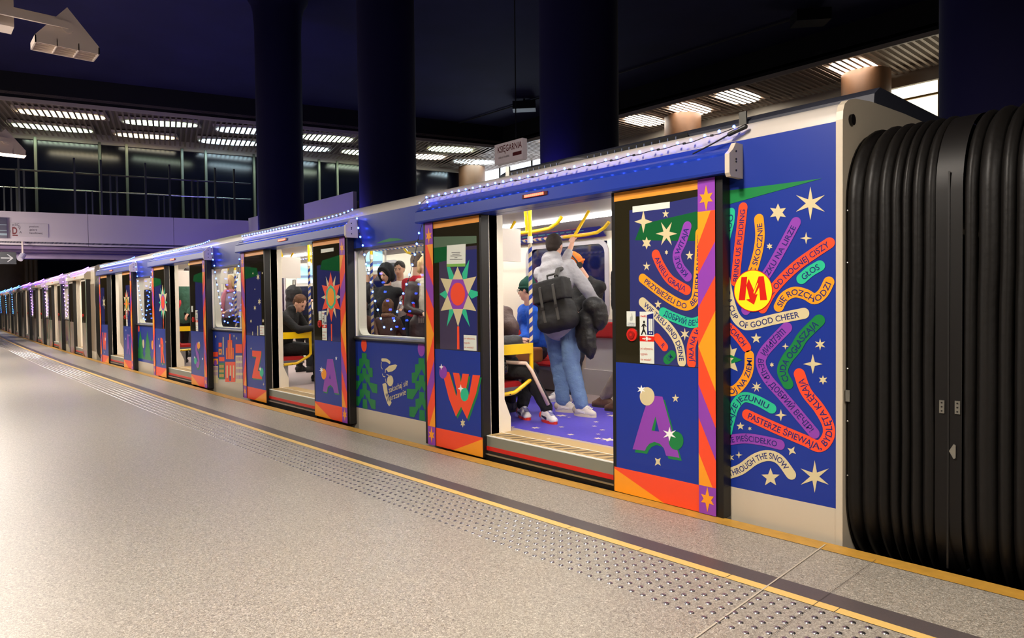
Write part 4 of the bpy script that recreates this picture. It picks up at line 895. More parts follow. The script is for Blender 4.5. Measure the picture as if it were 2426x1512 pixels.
def make_car(idx, root):
    full = idx == 0
    for n, c in (('muted_rose', (136, 92, 100)), ('muted_sage', (104, 116, 96)), ('muted_sand', (136, 120, 102)), ('muted_teal', (30, 104, 90)), ('muted_plum', (92, 52, 100))): mat(n, c, .3)
    EXT = BLUE if full else MATS['muted_sand']; UP = BLUE if full else CREAM
    mats = [EXT, CREAM, LINING, BLACKR, UP, DMETAL]
    # side wall with openings
    mb = MB()
    def wl(x0, x1, z0, z1, mi): mb.box((x0, YW, z0), (x1, YW+.09, z1), 2, {2: mi, 0: mi, 1: mi, 4: 2, 5: 2})
    segs = [(.7, XR)]+[(c-PITCH+.7, c-.7) for c in CENT[:3]]+[(XL, CENT[3]-.7)]
    for i, (a, b) in enumerate(segs):
        wl(a, b, -.5, .18, 1); wl(a, b, .18, .955, 0)
        if 0 < i < 4:
            c = CENT[i-1]; wl(a, c-2.97, .955, 1.885, 0); wl(c-1.585, b, .955, 1.885, 0)
        else: wl(a, b, .955, 1.885, 0)
        wl(a, b, 1.885, 2.235, 4)
    for c in CENT: wl(c-.7, c+.7, 2.035, 2.235, 4); mb.box((c-.7, YW, -.5), (c+.7, YW+.09, -.04), 3)
    sw = mb.build('side_wall', mats, root)
    if full: sw['label'] = 'blue wrapped side with cream lower skirt'
    # roof shell
    prof = [(.045, 2.235), (.05, 2.275), (.068, 2.312), (.11, 2.34), (.2, 2.365), (.42, 2.388), (.9, 2.405), (1.37, 2.41)]
    full_p = prof+[(2.74-y, z) for y, z in reversed(prof[:-1])]
    inner = [(2.60, 2.29), (2.4, 2.32), (.34, 2.32), (.14, 2.29), (.13, 2.235)]
    mb = MB(); P = [(XL, y, z) for y, z in full_p+[(2.61, 2.235)]+inner]; mb.prism(P, (XR-XL, 0, 0)); mb.build('roof', ROOFC, root, smooth='auto')
    # end walls
    for x0, x1 in ((XR, XR+.035), (XL-.035, XL)):
        mb = MB(); e = [(x0, .04, -.5), (x0, .04, 2.24)]+[(x0, y-.004, z+.01) for y, z in prof]+[(x0, 2.74-y+.004, z+.01) for y, z in reversed(prof)]+[(x0, 2.70, -.5)]
        mb.prism(e, (x1-x0, 0, 0)); o = mb.build('end_wall', CREAM, root)
    if full:
        mb = MB(); mb.cyl((XR+.03, .14, 2.25), (XR+.05, .14, 2.25), .03, 12); mb.build('lifting_eye', BLACKR, root)
    # floor, ceiling, far side
    mb = MB(); mb.box((XL, YW+.09, .12), (XR, 2.61, FZ)); mb.build('floor_panel', INTF, root)
    mb = MB(); mb.box((XL, .62, 2.25), (XR, 2.08, 2.28)); mb.prism([(XL, .62, 2.25), (XL, .62, 2.28), (XL, .13, 2.16), (XL, .13, 2.13)], (XR-XL, 0, 0)); mb.prism([(XL, 2.08, 2.25), (XL, 2.08, 2.28), (XL, 2.61, 2.16), (XL, 2.61, 2.13)], (XR-XL, 0, 0))
    mb.build('ceiling_panel', GREYP if full else LINING, root)
    for y in (.60, 2.02):
        mb = MB(); mb.box((XL+.2, y, 2.222), (XR-.2, y+.09, 2.25)); mb.build('light_strip', STRIPL, root)
    mb = MB()
    for i, (a, b) in enumerate([(XL, XR)]): mb.box((a, 2.61, -.5), (b, 2.70, 1.05)); mb.box((a, 2.61, 2.02), (b, 2.70, 2.235))
    xs = [(c-2.97, c-1.6) for c in CENT[:3]]; edges = [XR]
    for a, b in xs: edges += [b, a]
    edges.append(XL)
    for i in range(0, len(edges), 2): mb.box((edges[i+1], 2.61, 1.05), (edges[i], 2.70, 2.02))
    for c in CENT: 
        for dx in (-.82, 0, .82): mb.box((c+dx-.006, 2.606, FZ), (c+dx+.006, 2.612, 2.1), 1)
    mb.build('far_wall', [LINING, mat('panel_gap', (90, 84, 80), .7)], root)
    for i, (a, b) in enumerate(xs):
        mb = MB(); o_ = rrect(a-.03, b+.03, 1.03, 2.04, .16); i_ = rrect(a+.03, b-.03, 1.08, 1.99, .12); ring(mb, o_, i_, 2.595, 2.615); g = mb.build('far_window', mat('window_rim', (170, 164, 170), .4), root)
        mb = MB(); mb.box((a, 2.63, 1.05), (b, 2.64, 2.02)); mb.build('glass', DARKBLUE, g)
    # near windows
    for i, c in enumerate(CENT[:3]):
        a, b = c-2.97, c-1.585
        mb = MB(); ring(mb, rrect(a-.02, b+.02, .935, 1.905, .10), rrect(a+.012, b-.012, .968, 1.872, .09), YW+.035, YW+.13, 0); wf = mb.build('window', LINING, root)
        mb = MB(); mb.box((a, YW+.02, .95), (b, YW+.028, 1.89)); mb.build('window_pane', CLEAR, wf)
        mb = MB(); mb.tube([(a-.04, YW-.012, .935), (b+.03, YW-.012, .935)], .02, 8); mb.build('rubber_seal', BLACKR, wf)
        mb = MB(); mb.box((a-.01, YW-.004, 1.875), (b+.01, YW+.02, 1.90)); mb.build('rubber_seal', BLACKR, wf)
        side_art(root, i, idx)
    if full: end_panel_art(root)
    # doors
    for k, c in enumerate(CENT):
        for sd in (1, -1):
            X = (lambda s, c=c, sd=sd: c+sd*(.7+s))
            conv = {(0, 1): LC, (0, -1): LCL, (1, 1): LC2, (1, -1): LC2L, (2, 1): LC3, (2, -1): LC3L}.get((k, sd), LC)
            mb = MB(); mb.box((X(0), YL, .004), (X(.845), YW-.003, 2.033)); d = mb.build('door', BLACKR, root)
            if full: d['label'] = 'sliding door leaf standing open, printed %s' % ({(0, 1): 'with a purple A', (0, -1): 'with a red W', (1, 1): 'with a smaller purple A', (1, -1): 'with a red Z', (2, 1): 'with a purple S', (2, -1): 'with a red R', (3, 1): 'with the furthest purple A', (3, -1): 'with the furthest red W'}[(k, sd)])
            mb = MB(); pts = [(X(s), z) for s, z in ((.03, .888), (S1_, .888), (S1_, 1.975), (.03, 1.975))]; mb.prism([(a, YL-.0012, z) for a, z in pts], (0, .001, 0)); mb.build('window_pane', DGLASS, d)
            def cv(cr, a, b, conv=conv):
                return (a, b) if cr == 'w' else conv(cr, a, b)
            ar = Art(cv, lambda a, z, l, X=X: (X(a), YL-.0016-.0007*l, z)); ar.left = sd == -1; ar.flip = 1
            leaf_art(ar, k, sd, idx); ar.build('printed_wrap', d)
            if sd == 1:
                mb = MB(); p = LC('c3', 185, 1238); mb.cyl((X(p[0]), YL-.001, p[1]), (X(p[0]), YL-.012, p[1]), .042, 28); mb.cyl((X(p[0]), YL-.012, p[1]), (X(p[0]), YL-.02, p[1]), .026, 24, 1); mb.cyl((X(p[0]), YL-.0195, p[1]), (X(p[0]), YL-.021, p[1]), .01, 16, 0); mb.build('door_button', [SIGNALRED, mat('button_red_face', (150, 24, 18), .35)], d, smooth='auto')
        # cover box over the doors
        mb = MB(); P = [(c-1.6, YW, 2.036), (c-1.6, -.085, 2.036), (c-1.6, -.09, 2.05), (c-1.6, -.086, 2.135), (c-1.6, -.06, 2.155), (c-1.6, -.055, 2.17), (c-1.6, -.02, 2.19), (c-1.6, YW, 2.20)]; mb.prism(P, (3.2, 0, 0)); hd = mb.build('door_header', UP, root)
        mb = MB(); P = [(c+1.6, YW, 2.01), (c+1.6, -.085, 2.01), (c+1.6, -.1, 2.03), (c+1.6, -.1, 2.14), (c+1.6, -.06, 2.17), (c+1.6, -.03, 2.21), (c+1.6, YW, 2.21)]; mb.prism(P, (.03, 0, 0)); ec = mb.build('end_cap', CREAM, hd)
        mb = MB()
        for z in (2.05, 2.1, 2.115, 2.16): mb.cyl((c+1.63, -.03, z), (c+1.634, -.03, z), .006, 8)
        if full: mb.build('screw', BLACKR, ec)
        mb = MB(); mb.box((c-.13, -.096, 2.088), (c+.14, -.086, 2.116), 0)
        for i in range(10): mb.box((c-.10+i*.021, -.101, 2.093), (c-.085+i*.021, -.094, 2.111), 1)
        mb.build('indicator_light', [mat('dark_red_lens', (70, 12, 12), .3), LEDR], hd)
        # sill
        mb = MB(); mb.box((c-.7, .0, .10), (c+.7, .135, .186), 0); mb.box((c-.7, -.004, .066), (c+.7, .12, .10), 1); mb.box((c-.7, -.01, -.04), (c+.7, .12, .066), 2); mb.box((c-.7, -.018, .03), (c+.7, 0, .042), 3)
        mb.box((c-.7, -.002, .182), (c+.7, .012, .19), 4)
        sl = mb.build('door_sill', [SILLG, SIGNALRED, BLACKR, METAL, WHITE], root)
        if full or k == 0:
            ar = Art(lambda cr, a, b: (a, b), lambda a, y, l: (a, y, .1865+.0006*l+(.004 if y > .135 else .0))); 
            mb = MB(); z = .1915
            mb.box((c-.7, .02, .186), (c+.7, .34, .191), 0)
            n = 13
            for i in range(n):
                a = c-.66+i*.1; mb.add([(a, .04, z), (a+.05, .04, z), (a+.11, .16, z), (a+.06, .16, z)], [(0, 1, 2, 3)], 1)
            mb.box((c-.7, .165, .191), (c+.7, .175, .192), 2)
            mb.build('threshold_strip', [mat('sand_strip', (190, 160, 110), .5), mat('hatch_brown', (110, 92, 66), .5), WHITE], sl)
        # jambs, lintel
        for sd in (1, -1):
            mb = MB(); x = c+sd*.7
            mb.prism([(x, .05, FZ-.09), (x, .27, FZ-.0), (x, .27, FZ+.12), (x, .20, FZ+.28), (x, .20, 2.1), (x, .05, 2.1)], (sd*.03, 0, 0)); mb.build('door_jamb', LINING, root)
        mb = MB(); mb.box((c-.7, YW+.0, 2.036), (c+.7, .14, 2.05)); mb.prism([(c-.73, .14, 2.04), (c-.73, .5, 2.17), (c-.73, .5, 2.19), (c-.73, .14, 2.07)], (1.46, 0, 0)); ln = mb.build('lintel', METAL, root)
        mb = MB(); mb.obox((c-.05, .25, 2.076), (.12, 0, 0), (0, .02, .0072), (0, -.002, .005), 0)
        for i in range(10): mb.obox((c-.13+i*.021, .246, 2.071), (.007, 0, 0), (0, .012, .0043), (0, -.0015, .004), 1)
        mb.build('indicator_light', [MATS['dark_red_lens'], LEDR], ln)
    # benches, partitions, poles
    for k, c in enumerate(CENT[:3]):
        for far in (0, 1):
            ys = (lambda y: y) if not far else (lambda y: 2.74-y); dz = -.065
            a, b = c-PITCH+.92, (c-.92 if not far else c-2.0)
            mb = MB(); mb.box((a, ys(.16), FZ+.02), (b, ys(.36), FZ+.36+dz), 0); mb.box((a, ys(.16), FZ+.36+dz), (b, ys(.60), FZ+.405+dz), 1); sh = mb.build('bench', [GREYP, SEATSHELL], root)
            n = 5
            for i in range(n):
                x0 = a+(b-a)*i/n+.02; x1 = a+(b-a)*(i+1)/n-.02
                m2 = MB(); tp = .70 if not far else .86; m2.prism([(x0, ys(.17), FZ+.405+dz), (x0, ys(.61), FZ+.405+dz), (x0, ys(.62), FZ+.43+dz), (x0, ys(.58), FZ+.455+dz), (x0, ys(.30), FZ+.45+dz), (x0, ys(.235), FZ+.5+dz), (x0, ys(.20), FZ+tp-.03), (x0, ys(.16), FZ+tp)], (x1-x0, 0, 0))
                m2.build('seat_cushion', REDSEAT, sh, smooth='auto')
        mb = MB(); mb.box((c-1.9, 2.50, FZ), (c-.95, 2.61, FZ+.30), 0); mb.box((c-1.9, 2.55, FZ+.30), (c-.95, 2.61, FZ+.9), 0); lp = mb.build('lower_panel', mat('warm_grey_panel', (184, 176, 174), .45), root)
        for q0 in (c-1.88, c-1.40):
            mb = MB(); mb.box((q0, 2.50, .87), (q0+.44, 2.56, 1.06)); o = mb.build('back_pad', REDSEAT, root); bv = o.modifiers.new('b', 'BEVEL'); bv.width = .02; bv.segments = 3
        for x, sg in ((c-.85, 1), (c-PITCH+.85, -1)):
            mb = MB(); mb.box((x-.02, .15, .835), (x+.02, .655, .925)); mb.tube([(x, .655, .925), (x, .66, .75), (x, .66, .62), (x, .64, .585), (x, .47, .50), (x, .44, .49), (x, .15, .478)], .019, 10)
            pt = mb.build('partition', YELLOWP, root, smooth='auto')
            mb = MB()
            for y in (.26, .38): mb.cyl((x+.018, y, .484), (x+.023, y, .484), .006, 8)
            if full: mb.build('screw', BLACKR, pt)
            mb = MB(); mb.box((x-.015, .16, 1.665), (x+.015, .53, 1.955)); mb.build('screen_housing', mat('off_white_panel', (226, 216, 206), .5), root)
            gp = MB(); gp.cyl((0, 0, .93), (0, 0, 1.86), .0175, 14, 0); gp.cyl((0, 0, 1.86), (0, 0, 2.27), .019, 14, 1); gp.cyl((0, 0, 1.84), (0, 0, 1.90), .024, 14, 2); gp.cyl((0, 0, .60), (0, 0, .93), .019, 14, 1)
            o = gp.build('grab_pole', [SPIR, YELLOWP, WHITE], root, smooth='auto'); o.location = (x, .66, 0)
        for yy in (.95, 1.62):
            zr = 1.985; o = MB(); o.tube([(-1.7, 0, 0), (1.2, 0, 0)], .016, 10, 0, cap=True); o.tube([(1.2, 0, 0), (1.5, 0, 0), (1.66, 0, .01), (1.76, 0, .05), (1.82, 0, .10)], .018, 10, 1)
            o.tube([(-1.7, 0, 0), (-1.8, 0, .02), (-1.9, 0, .1)], .018, 10, 1)
            for xx in (-1.3, .2, 1.35): o.tube([(xx, 0, 0), (xx+.1, (.12 if yy > 1.3 else -.12), .26)], .016, 8, 1)
            h = o.build('handrail', [SPIRX, YELLOWP], root, smooth='auto'); h.location = (c-2.55, yy, zr)
        if full:
            mb = MB(); x = {0: -4.0, 1: -6.4, 2: -12.2}[k]
    if full:
        for (x, y, z, rz) in ((-4.18, .92, 1.87, .35), (-6.42, 1.2, 1.78, .6)):
            mb = MB(); mb.box((-.27, -.02, -.19), (.27, .02, .17)); mn = mb.build('monitor', mat('monitor_frame', (230, 224, 216), .4), root); mn.location = (x, y, z); mn.rotation_euler = (0, 0, rz)
            mb = MB(); mb.box((-.24, -.024, -.14), (.24, -.021, .14)); mb.box((-.24, -.026, -.14), (.24, -.0245, -.09), 1); mb.box((-.24, -.026, -.06), (.24, -.0245, -.02), 2)
            mb.build('screen', [mat('screen_glow', (150, 200, 220), .3, emit=1.2), mat('screen_white', (240, 250, 255), .3, emit=1.5), mat('screen_grey', (120, 140, 170), .3, emit=.6)], mn)
            mb = MB(); mb.cyl((0, 0, .17), (0, 0, 2.25-z), .012, 8); mb.build('bracket', YELLOWP, mn)
        # advertising panel above the far window
        mb = MB(); mb.prism([(-3.3, 2.40, 2.20), (-1.55, 2.40, 2.20), (-1.55, 2.53, 2.06), (-3.3, 2.53, 2.06)], (0, .01, .01)); pn = mb.build('ad_panel', mat('ad_navy', (36, 34, 96), .2, coat=.5), root)
        mb = MB(); rnd = random.Random(4)
        for r in range(4):
            x = -2.9
            while x < -1.9:
                w_ = rnd.uniform(.06, .18); t0 = .15+r*.2; t1 = t0+.06
                f = lambda t: (2.40+.13*t, 2.20-.14*t)
                (ya, za), (yb, zb) = f(t0), f(t1); mb.add([(x, ya-.002, za-.002), (x+w_, ya-.002, za-.002), (x+w_, yb-.002, zb-.002), (x, yb-.002, zb-.002)], [(0, 1, 2, 3)], r % 2); x += w_+.03
        mb.build('print', [mat('ad_red', (190, 60, 60), .4), mat('ad_teal', (40, 120, 130), .4)], pn)
        # printed carpet area with stars
        mb = MB(); z = FZ+.002; mb.box((-2.5, .39, FZ), (1.6, 1.93, z), 0)
        st = [((1188, 993), 7), ((1186, 961), 5), ((1330, 985), 11), ((1348, 989), 4), ((1330, 1012), 5), ((1269, 1014), 8), ((1352, 1030), 6), ((1412, 1000), 5), ((1408, 1010), 5), ((1427, 1019), 5), ((1417, 1029), 4), ((1416, 1039), 6), ((1442, 1042), 12), ((1452, 985), 11), ((1441, 980), 4), ((1300, 1040), 4), ((1215, 1012), 4)]
        for (u, v), r in st:
            p = on(u, v, 2, z); pts = [(p.x+(r*.0062 if k % 2 == 0 else r*.0028)*math.cos(math.pi*k/6), p.y+(r*.0062 if k % 2 == 0 else r*.0028)*math.sin(math.pi*k/6), z+.001) for k in range(12)]; mb.poly(pts, 1)
        mb.build('floor_graphic', [PURF, FSTAR], root)
        # roof unit and details
        mb = MB(); x0 = -1.1
        mb.prism([(x0, .5, 2.36), (x0, .52, 2.47), (x0, .60, 2.52), (x0, 2.14, 2.52), (x0, 2.22, 2.47), (x0, 2.24, 2.36)], (3.28, 0, 0), 0)
        ru = mb.build('roof_unit', mat('roof_unit_grey', (52, 54, 66), .5), root, smooth='auto')
        mb = MB()
        for i in range(26): mb.box((-.9+i*.07, .488, 2.40), (-.9+i*.07+.008, .50, 2.465))
        mb.build('grille_bar', mat('grille_pale', (120, 130, 160), .4, .6), ru)
        mb = MB(); mb.box((-.95, .492, 2.39), (.95, .498, 2.475)); mb.build('grille', BLACKR, ru)
        for x in (-.98, 1.35): 
            mb = MB(); mb.box((x, .485, 2.44), (x+.05, .50, 2.53)); mb.build('latch', METAL, ru)
        mb = MB(); mb.ell((.05, .3, 2.385), (.16, .10, .028)); mb.build('roof_vent', mat('vent_grey', (92, 90, 94), .5), root, smooth=True)
CARX = empty('train_car', 'nearest train car in blue festive wrap with open lettered doors', 'train car', (0, 0, 0), 0, 'coupled metro cars')
make_car(0, CARX)
# further cars on the bend: each turns a little away from the platform
def place(px, py, yaw, i, lab):
    r = empty('train_car', lab, 'train car', (0, 0, 0), 0, 'coupled metro cars'); make_car(i, r)
    c, s = math.cos(yaw), math.sin(yaw); ex, ey = XR+.035+.30, 1.35    # pivot: the middle of the gangway
    r.rotation_euler = (0, 0, yaw); r.location = (px-(c*ex-s*ey), py-(s*ex+c*ey), 0)
    lx, ly = XL-.035-.30, 1.35
    return r, (r.location.x+c*lx-s*ly, r.location.y+s*lx+c*ly)
piv = (XL-.035-.30, 1.35); CARS = [CARX]; PIV = [(piv, -.0)]
for i, (yaw, lab) in enumerate(((-.030, 'second train car from the camera, cream and rose, with violet light strings'), (-.040, 'third train car, small beyond the second on the bend'), (-.050, 'furthest train car, barely seen at the left edge'))):
    r, nx = place(piv[0], piv[1], yaw, i+1, lab); CARS.append(r); PIV.append((piv, yaw)); piv = nx
# ------------------------------------------------------------------ bellows between the cars
BELL = mat('bellows_rubber', (15, 12, 10), .5, spec=.3, bump=.1, bscale=25)
def bprof(o, n=10, y0=.09, y1=2.65, z0=-.16, z1=2.21, r=.42):
    y0 -= o; y1 += o; z0 -= o; z1 += o; pts = []
    for cy, cz, a0 in ((y1-r, z1-r, 0), (y0+r, z1-r, 90), (y0+r, z0+r, 180), (y1-r, z0+r, 270)):
        for k in range(n+1): a = math.radians(a0+90*k/n); pts.append((cy+r*math.cos(a), cz+r*math.sin(a)))
    out = []
    for i, p in enumerate(pts):          # extra points along the straight runs keep the folds smooth
        q = pts[(i+1) % len(pts)]; d = math.hypot(q[0]-p[0], q[1]-p[1]); m = max(1, int(d/.16))
        for j in range(m): out.append((p[0]+(q[0]-p[0])*j/m, p[1]+(q[1]-p[1])*j/m))
    return out
def bellows(name, label, ribs, plate=None, wob=.008):
    t = empty(name, label, 'bellows', (0, 0, 0), 0, 'gangway bellows')
    base = bprof(0); N = len(base)
    cy, cz = 1.37, .9
    for a, b, h in ribs:
        mb = MB(); K = 8; vs = []
        for j in range(K+1):
            f = j/K; o = h*math.sin(math.pi*f)**.8 if 0 < f < 1 else 0
            for (y, z) in base:
                ny, nz = (y-cy)/1.28, (z-cz)/1.3; m = max(abs(ny), abs(nz)); L = math.hypot(ny**5, nz**5) or 1
                dy, dz = ny**5/L, nz**5/L
                wv = wob*noise.noise(Vector((a*9, y*1.2, z*2.6)))+ (.006 if z > 1.28 else 0)
                vs.append((a+(b-a)*f+wv*.8, y+dy*(o+wv-.0), z+dz*(o+wv)))
        fs = [(j*N+i, j*N+(i+1) % N, (j+1)*N+(i+1) % N, (j+1)*N+i) for j in range(K) for i in range(N)]
        mb.add(vs, fs); mb.build('fold', BELL, t, smooth=True)
    if plate:
        a, b = plate; mb = MB(); o1 = bprof(.02); o2 = bprof(-.03); n1 = len(o1)
        vs = [(x, y, z) for x in (a, b) for y, z in bprof(.022)]; n1 = len(vs)//2
        mb.add(vs, [(i, (i+1) % n1, n1+(i+1) % n1, n1+i) for i in range(n1)]); cf_ = mb.build('coupling_frame', mat('coupling_black', (15, 12, 11), .5, spec=.3), t, smooth=True)
        mb = MB(); x = (a+b)/2; mb.box((x-.004, .064, 0), (x+.004, .070, 1.9)); mb.build('seam', BLACKR, cf_)
        for u, v in ((2231, 964), (2268, 966)):
            p = on(u, v, 1, .062); mb = MB(); mb.box((-.011, 0, -.031), (.011, .006, .031), 0)
            for z in (-.02, 0, .02): mb.cyl((0, 0, z), (0, -.002, z), .004, 8, 1)
            o = mb.build('latch_plate', [METAL, BLACKR], cf_); o.location = p
        p = on(2257, 1070, 1, .06); mb = MB(); mb.prism([(-.016, 0, 0), (.004, 0, .036), (.012, 0, .03), (.012, 0, -.03), (.004, 0, -.036)], (0, .008, 0)); o = mb.build('hook', METAL, cf_); o.location = p
    return t
xb = [2.205, 2.285, 2.362, 2.424, 2.474, 2.519, 2.572, 2.632]
rb_ = [(xb[i], xb[i+1], .030) for i in range(7)]+[(2.745, 2.80, .03), (2.80, 2.885, .036), (2.885, 2.945, .034), (2.945, 3.01, .034), (3.01, 3.08, .034), (3.08, 3.15, .034), (3.15, 3.22, .034)]
B = bellows('gangway_bellows', 'large black ribbed rubber bellows at the right edge beside the cream car end', rb_, (2.632, 2.745))
mb = MB()
ring_o = bprof(.014); 
vs = [(x, y, z) for x in (2.205, 2.212) for (y, z) in bprof(.012)]; n1 = len(vs)//2
mb.add(vs+[], [(i, (i+1) % n1, n1+(i+1) % n1, n1+i) for i in range(n1)]); fr_ = mb.build('mounting_frame', BLACKR, B)
for v in (500, 623, 873, 997, 1125): 
    p = on(2001, v, 1, .075); mb = MB(); mb.cyl((2.214, .075, p.z), (2.222, .075, p.z), .005, 8); mb.build('bolt', METAL, fr_)
mb = MB(); p = on(2005, 937, 1, .07); mb.box((2.213, .055, p.z-.03), (2.235, .07, p.z+.03)); mb.build('latch_plate', METAL, fr_)
# dark end frame so that the bellows close on their right side
mb = MB(); mb.prism([(3.22, y, z) for y, z in bprof(-.005)], (.03, 0, 0)); mb.build('end_frame', BLACKR, B)
for i, ((px, py), yaw) in enumerate(PIV[1:]):
    b2 = bellows('gangway_bellows', ('black bellows between the nearest and the second train car', 'small black bellows between the second and third train car', 'tiny black bellows beyond the third train car')[i], [(-.30+.075*k, -.225+.075*k, .03) for k in range(8)], None)
    b2.location = (px+1.37*math.sin(yaw*.7), py-1.37*math.cos(yaw*.7), 0); b2.rotation_euler = (0, 0, yaw*.7)
# ------------------------------------------------------------------ people
SKIN = mat('skin_light', (224, 172, 148), .5); SKIN2 = mat('skin_tan', (196, 146, 122), .5)
LIP = mat('lip', (170, 92, 84), .5); EYEM = mat('eye_dark', (36, 28, 26), .3); BROW = mat('brow_brown', (60, 42, 32), .8)
def cloth(n, c, r=.85, b=.25, s=40): return mat(n, c, r, bump=b, bscale=s, noise_amt=.12, scale=18)
def unit(v): v = Vector(v); v.normalize(); return v
def ik(a, b, l1, l2, pole):
    a = Vector(a); b = Vector(b); d = b-a; L = min(d.length, (l1+l2)*.995); n = d.normalized(); b = a+n*L
    x = (l1*l1-l2*l2+L*L)/(2*L); h = math.sqrt(max(0, l1*l1-x*x)); p = Vector(pole)-Vector(pole).dot(n)*n
    if p.length < 1e-4: p = Vector((0, 0, -1))
    return a+n*x+p.normalized()*h, b
def hand(mb, wr, d, palm, sgn, s=1.0, curl=.5):
    """palm and five fingers; d = pointing direction, palm = direction the palm faces, sgn = thumb side"""
    d = unit(d); palm = unit(Vector(palm)-Vector(palm).dot(d)*d); side = d.cross(palm)*sgn
    c = wr+d*.045*s; mb.ell(c, (.046*s, .040*s, .017*s), (d, side, palm), 0, 10, 6); k0 = wr+d*.082*s
    for i, (L, of) in enumerate(((.068, .030), (.078, .010), (.072, -.011), (.056, -.030))):
        p = k0+side*of*s+d*(-.004*abs(i-1.2))*s; a1 = curl*.7; a2 = curl*1.9
        e1 = p+(d*math.cos(a1)+palm*math.sin(a1))*L*.45*s; e2 = e1+(d*math.cos(a2)+palm*math.sin(a2))*L*.32*s; e3 = e2+(d*math.cos(a2+curl*.8)+palm*math.sin(a2+curl*.8))*L*.25*s
        mb.caps(p-d*.01, e1, .0095*s, .0088*s, 8); mb.caps(e1, e2, .0088*s, .0082*s, 8); mb.caps(e2, e3, .0082*s, .0072*s, 8)
    t0 = wr+d*.028*s+side*.030*s; t1 = t0+(d*.6+side*.7+palm*.25).normalized()*.034*s; t2 = t1+(d*.85+side*.15+palm*.6*curl).normalized()*.030*s
    mb.caps(t0, t1, .0115*s, .0105*s, 8); mb.caps(t1, t2, .0100*s, .0085*s, 8)
def head_shape(mb, c, f, up, s=1.0, skinny=1.0):
    f = unit(f); up = unit(Vector(up)-Vector(up).dot(f)*f); r = f.cross(up); B = (f, r, up)
    P = lambda a, b, d: c+(f*a+r*b+up*d)*s
    mb.ell(P(-.012, 0, .030), (.098*s, .077*s*skinny, .092*s), B, 0, 16, 12)
    mb.ell(P(.022, 0, -.030), (.070*s, .060*s*skinny, .078*s), B, 0, 14, 10)
    mb.ell(P(.052, 0, -.088), (.030*s, .032*s, .022*s), B, 0, 10, 8)
    mb.caps(P(.086, 0, .012), P(.108, 0, -.028), .009*s, .0135*s, 8)                      # nose
    mb.ell(P(.090, .013, -.030), .009*s, B); mb.ell(P(.090, -.013, -.030), .009*s, B)
    mb.ell(P(.074, 0, .024), (.016*s, .050*s, .012*s), B)                                  # brow ridge
    mb.ell(P(.080, 0, -.056), (.012*s, .026*s, .012*s), B)
    for q in (1, -1): mb.ell(P(-.005, q*.079*skinny, -.006), (.018*s, .009*s, .031*s), B); mb.ell(P(.052, q*.040, -.022), (.024*s, .020*s, .020*s), B)
    return P, B
